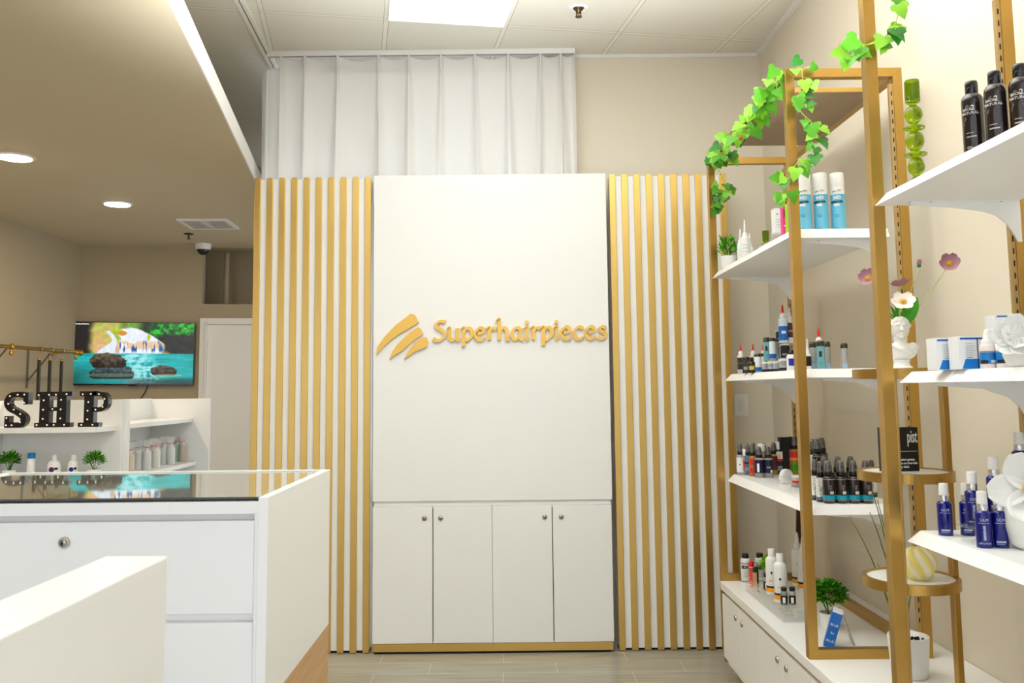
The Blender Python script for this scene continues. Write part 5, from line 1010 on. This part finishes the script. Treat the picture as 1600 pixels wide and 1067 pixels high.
wt = sst(.495, .515, gy_); rip = np.clip(.4+.7*(n4-.35)+.25*(n2-.5), 0, 1); wcol = np.stack([.02+.10*rip, .50+.36*rip-.35*np.clip(gy_-.7, 0, 1), .50+.36*rip-.35*np.clip(gy_-.7, 0, 1)], -1); col = lay(wt, wcol)
refl = wt*sst(.22, .05, np.abs(gx_-.56-.05*np.sin(gy_*9)))*sst(.40, .62, n4*.5+n2*.5+.08); col = lay(refl*.85, (.72, .95, .97))
col = lay(wt*sst(.35, 0, gx_+.3*(gy_-.75))*sst(.6, .95, gy_)*.7, (.02, .22, .20)); col = lay(wt*sst(.88, .96, gy_)*sst(.35, .55, gx_)*.6, (.10, .16, .14))
def rock(cx_, cy_, ax_, ay_, c1, c2, base=.0):
    global col
    d_ = ((gx_-cx_)/ax_)**2+((gy_-cy_)/ay_)**2+.9*(n1-.5)+.35*(n2-.5); mk = sst(1.05, .93, d_)*sst(cy_+ay_*.62, cy_+ay_*.5, gy_); sh = np.clip((cy_+ay_*.6-gy_)/(ay_*1.4)+1.5*(n2-.5), 0, 1)[..., None]
    col = col*(1-mk[..., None])+(np.array(c1)*(1-sh)+np.array(c2)*sh)*mk[..., None]
rock(.335, .84, .19, .14, (.04, .09, .11), (.30, .40, .42)); rock(.29, .645, .145, .165, (.06, .04, .03), (.42, .37, .27)); rock(.755, .80, .10, .115, (.04, .04, .04), (.40, .35, .28))
col = lay(sst(1.1, .8, ((gx_-.335)/.22)**2+((gy_-.86)/.03)**2+n2-.5)*.5, (.55, .62, .45)); col = lay(sst(1.1, .7, ((gx_-.79)/.13)**2+((gy_-.86)/.02)**2+n2-.5)*.6, (.75, .85, .6))
col = np.clip(col, 0, 1); lc = np.where(col <= .04045, col/12.92, ((col+.055)/1.055)**2.4)
me = bpy.data.meshes.new('screen'); bw = .006; xs = np.linspace(-DX/2+bw, DX/2-bw, NX+1); zs = np.linspace(DZ/2-bw, -DZ/2+.013, NY+1)
vv = [(float(x), -.0128, float(z)) for z in zs for x in xs]; ff = [(j*(NX+1)+i, (j+1)*(NX+1)+i, (j+1)*(NX+1)+i+1, j*(NX+1)+i+1) for j in range(NY) for i in range(NX)]
me.from_pydata(vv, [], ff); ca = me.color_attributes.new('picture', 'FLOAT_COLOR', 'CORNER'); arr = np.ones((NY*NX, 4, 4), dtype=np.float32); arr[:, :, :3] = lc.reshape(-1, 1, 3); ca.data.foreach_set('color', arr.ravel())
SM = bpy.data.materials.new('screen_picture'); SM.use_nodes = True; nt = SM.node_tree; b = nt.nodes['Principled BSDF']; b.inputs['Base Color'].default_value = (.01, .01, .01, 1); b.inputs['Roughness'].default_value = .25
vc = nt.nodes.new('ShaderNodeVertexColor'); vc.layer_name = 'picture'; nt.links.new(vc.outputs[0], b.inputs['Emission Color']); b.inputs['Emission Strength'].default_value = 1.0; me.materials.append(SM); link('screen', me, t)
mb = MB(); add_text(mb, 'Soothing Relaxation', .0125, -DX/2+.016, DZ/2-.022, y=-.0135, align='LEFT', bold=.0002); part('caption', mb, mat('caption_white', (1, 1, 1), .5, emit=.9), t)
for c_ in list(t.children):
    c_.rotation_euler = (0, .010, 0)
mb = MB(); mb.box(-.03, -.016, -DZ/2-.006, .03, .005, -DZ/2+.004); part('sensor_bar', mb, BLK, t)
mb = MB(); mb.box(-.12, .025, -.1, .12, .036, .1); part('wall_bracket', mb, BLK, t)
mb = MB(); A = Vector((*rot(-1.62, 7.405), 1.40)); Bm = Vector((*rot(-1.70, 7.418), 1.24)); Cm = Vector((*rot(-1.74, 7.422), 1.0)); t = tag(part('power_cord', mb.tube([A, A*.5+Bm*.5+Vector((.012, 0, 0)), Bm, Cm], .004, 8), BLK), 'thin black cord hanging from the television down the wall', 'cord')
# pipe in the recess
t = tag(part('wall_pipe', MB().lathe([(.022, 0), (.022, .463)], 20), WALL2), 'painted vertical pipe inside the dark recess above the door', 'pipe'); t.location = (*rot(-1.09, 7.43+.30), 2.029)
# ------------------------------------------------------------ clothes rail on the left wall
WX = -3.385; RX = -3.20
t = thing('clothes_rail', 'brass clothes rail on brackets along the left wall', 'clothes rail', (RX, 5.9, 1.62))
part('rod', MB().tube([(0, -1.0, 0), (0, .70, 0)], .0125, 12), GOLD2, t)
def rbr(y):
    mb = MB(); mb.tube([(-.175, y, .0), (0, y, .0)], .008, 8); mb.lathe([(.028, 0), (.026, .006), (.012, .012)], 18, 0, Matrix.Translation((-.184, y, 0)) @ Matrix.Rotation(PI/2, 4, 'Y')); mb.sphere((0, y, 0), .021, 14); mb.tube([(0, y, -.018), (0, y, -.038)], .008, 8); mb.sphere((0, y, -.042), .014, 10); part('bracket', mb, BRASS, t)
rbr(-.20); rbr(.66)
mb = MB(); mb.lathe([(.014, 0), (.022, .006), (.024, .014), (.016, .020), (.024, .026), (.02, .038), (.004, .044)], 18, 0, Matrix.Translation((0, .70, 0)) @ Matrix.Rotation(-PI/2, 4, 'X')); part('finial', mb, BRASS, t)
mb = MB()
for y in (-.22, .34): mb.tube([(-.184, y, -.22), (-.02, y, -.012)], .006, 8); mb.box(-.185, y-.012, -.26, -.180, y+.012, .02)
part('wall_strut', mb, mat('grey_strut', (.50, .46, .40), .4, metal=.5), t)
for u, lab in ((62, 'wire hanger with dark strap nearest the camera on the brass rail'), (79, 'wire hanger with dark strap in the middle of the brass rail'), (97, 'wire hanger with dark strap nearest the television')):
    p = at(u, 547, x=RX); t = thing('clothes_hanger', lab, 'hanger', (RX, p.y, 1.62), 0, 'wire hangers on the brass rail')
    part('hook', MB().tube([(.0, .003, .0)]+[(.018*math.sin(a), .003, .0155*math.cos(a)+.000) for a in [x*.35-.6 for x in range(11)]]+[(0, .003, -.035), (0, .003, -.07)], .0022, 6), NICK, t)
    mb = MB(); mb.box(-.010, -.008, -.46, .010, .008, -.07); part('strap', mb, mat('dark_strap', (.22, .19, .18), .3), t, bevel=.003); mb = MB(); mb.sphere((0, 0, -.068), .011, 10); part('clip', mb, BRASS, t)
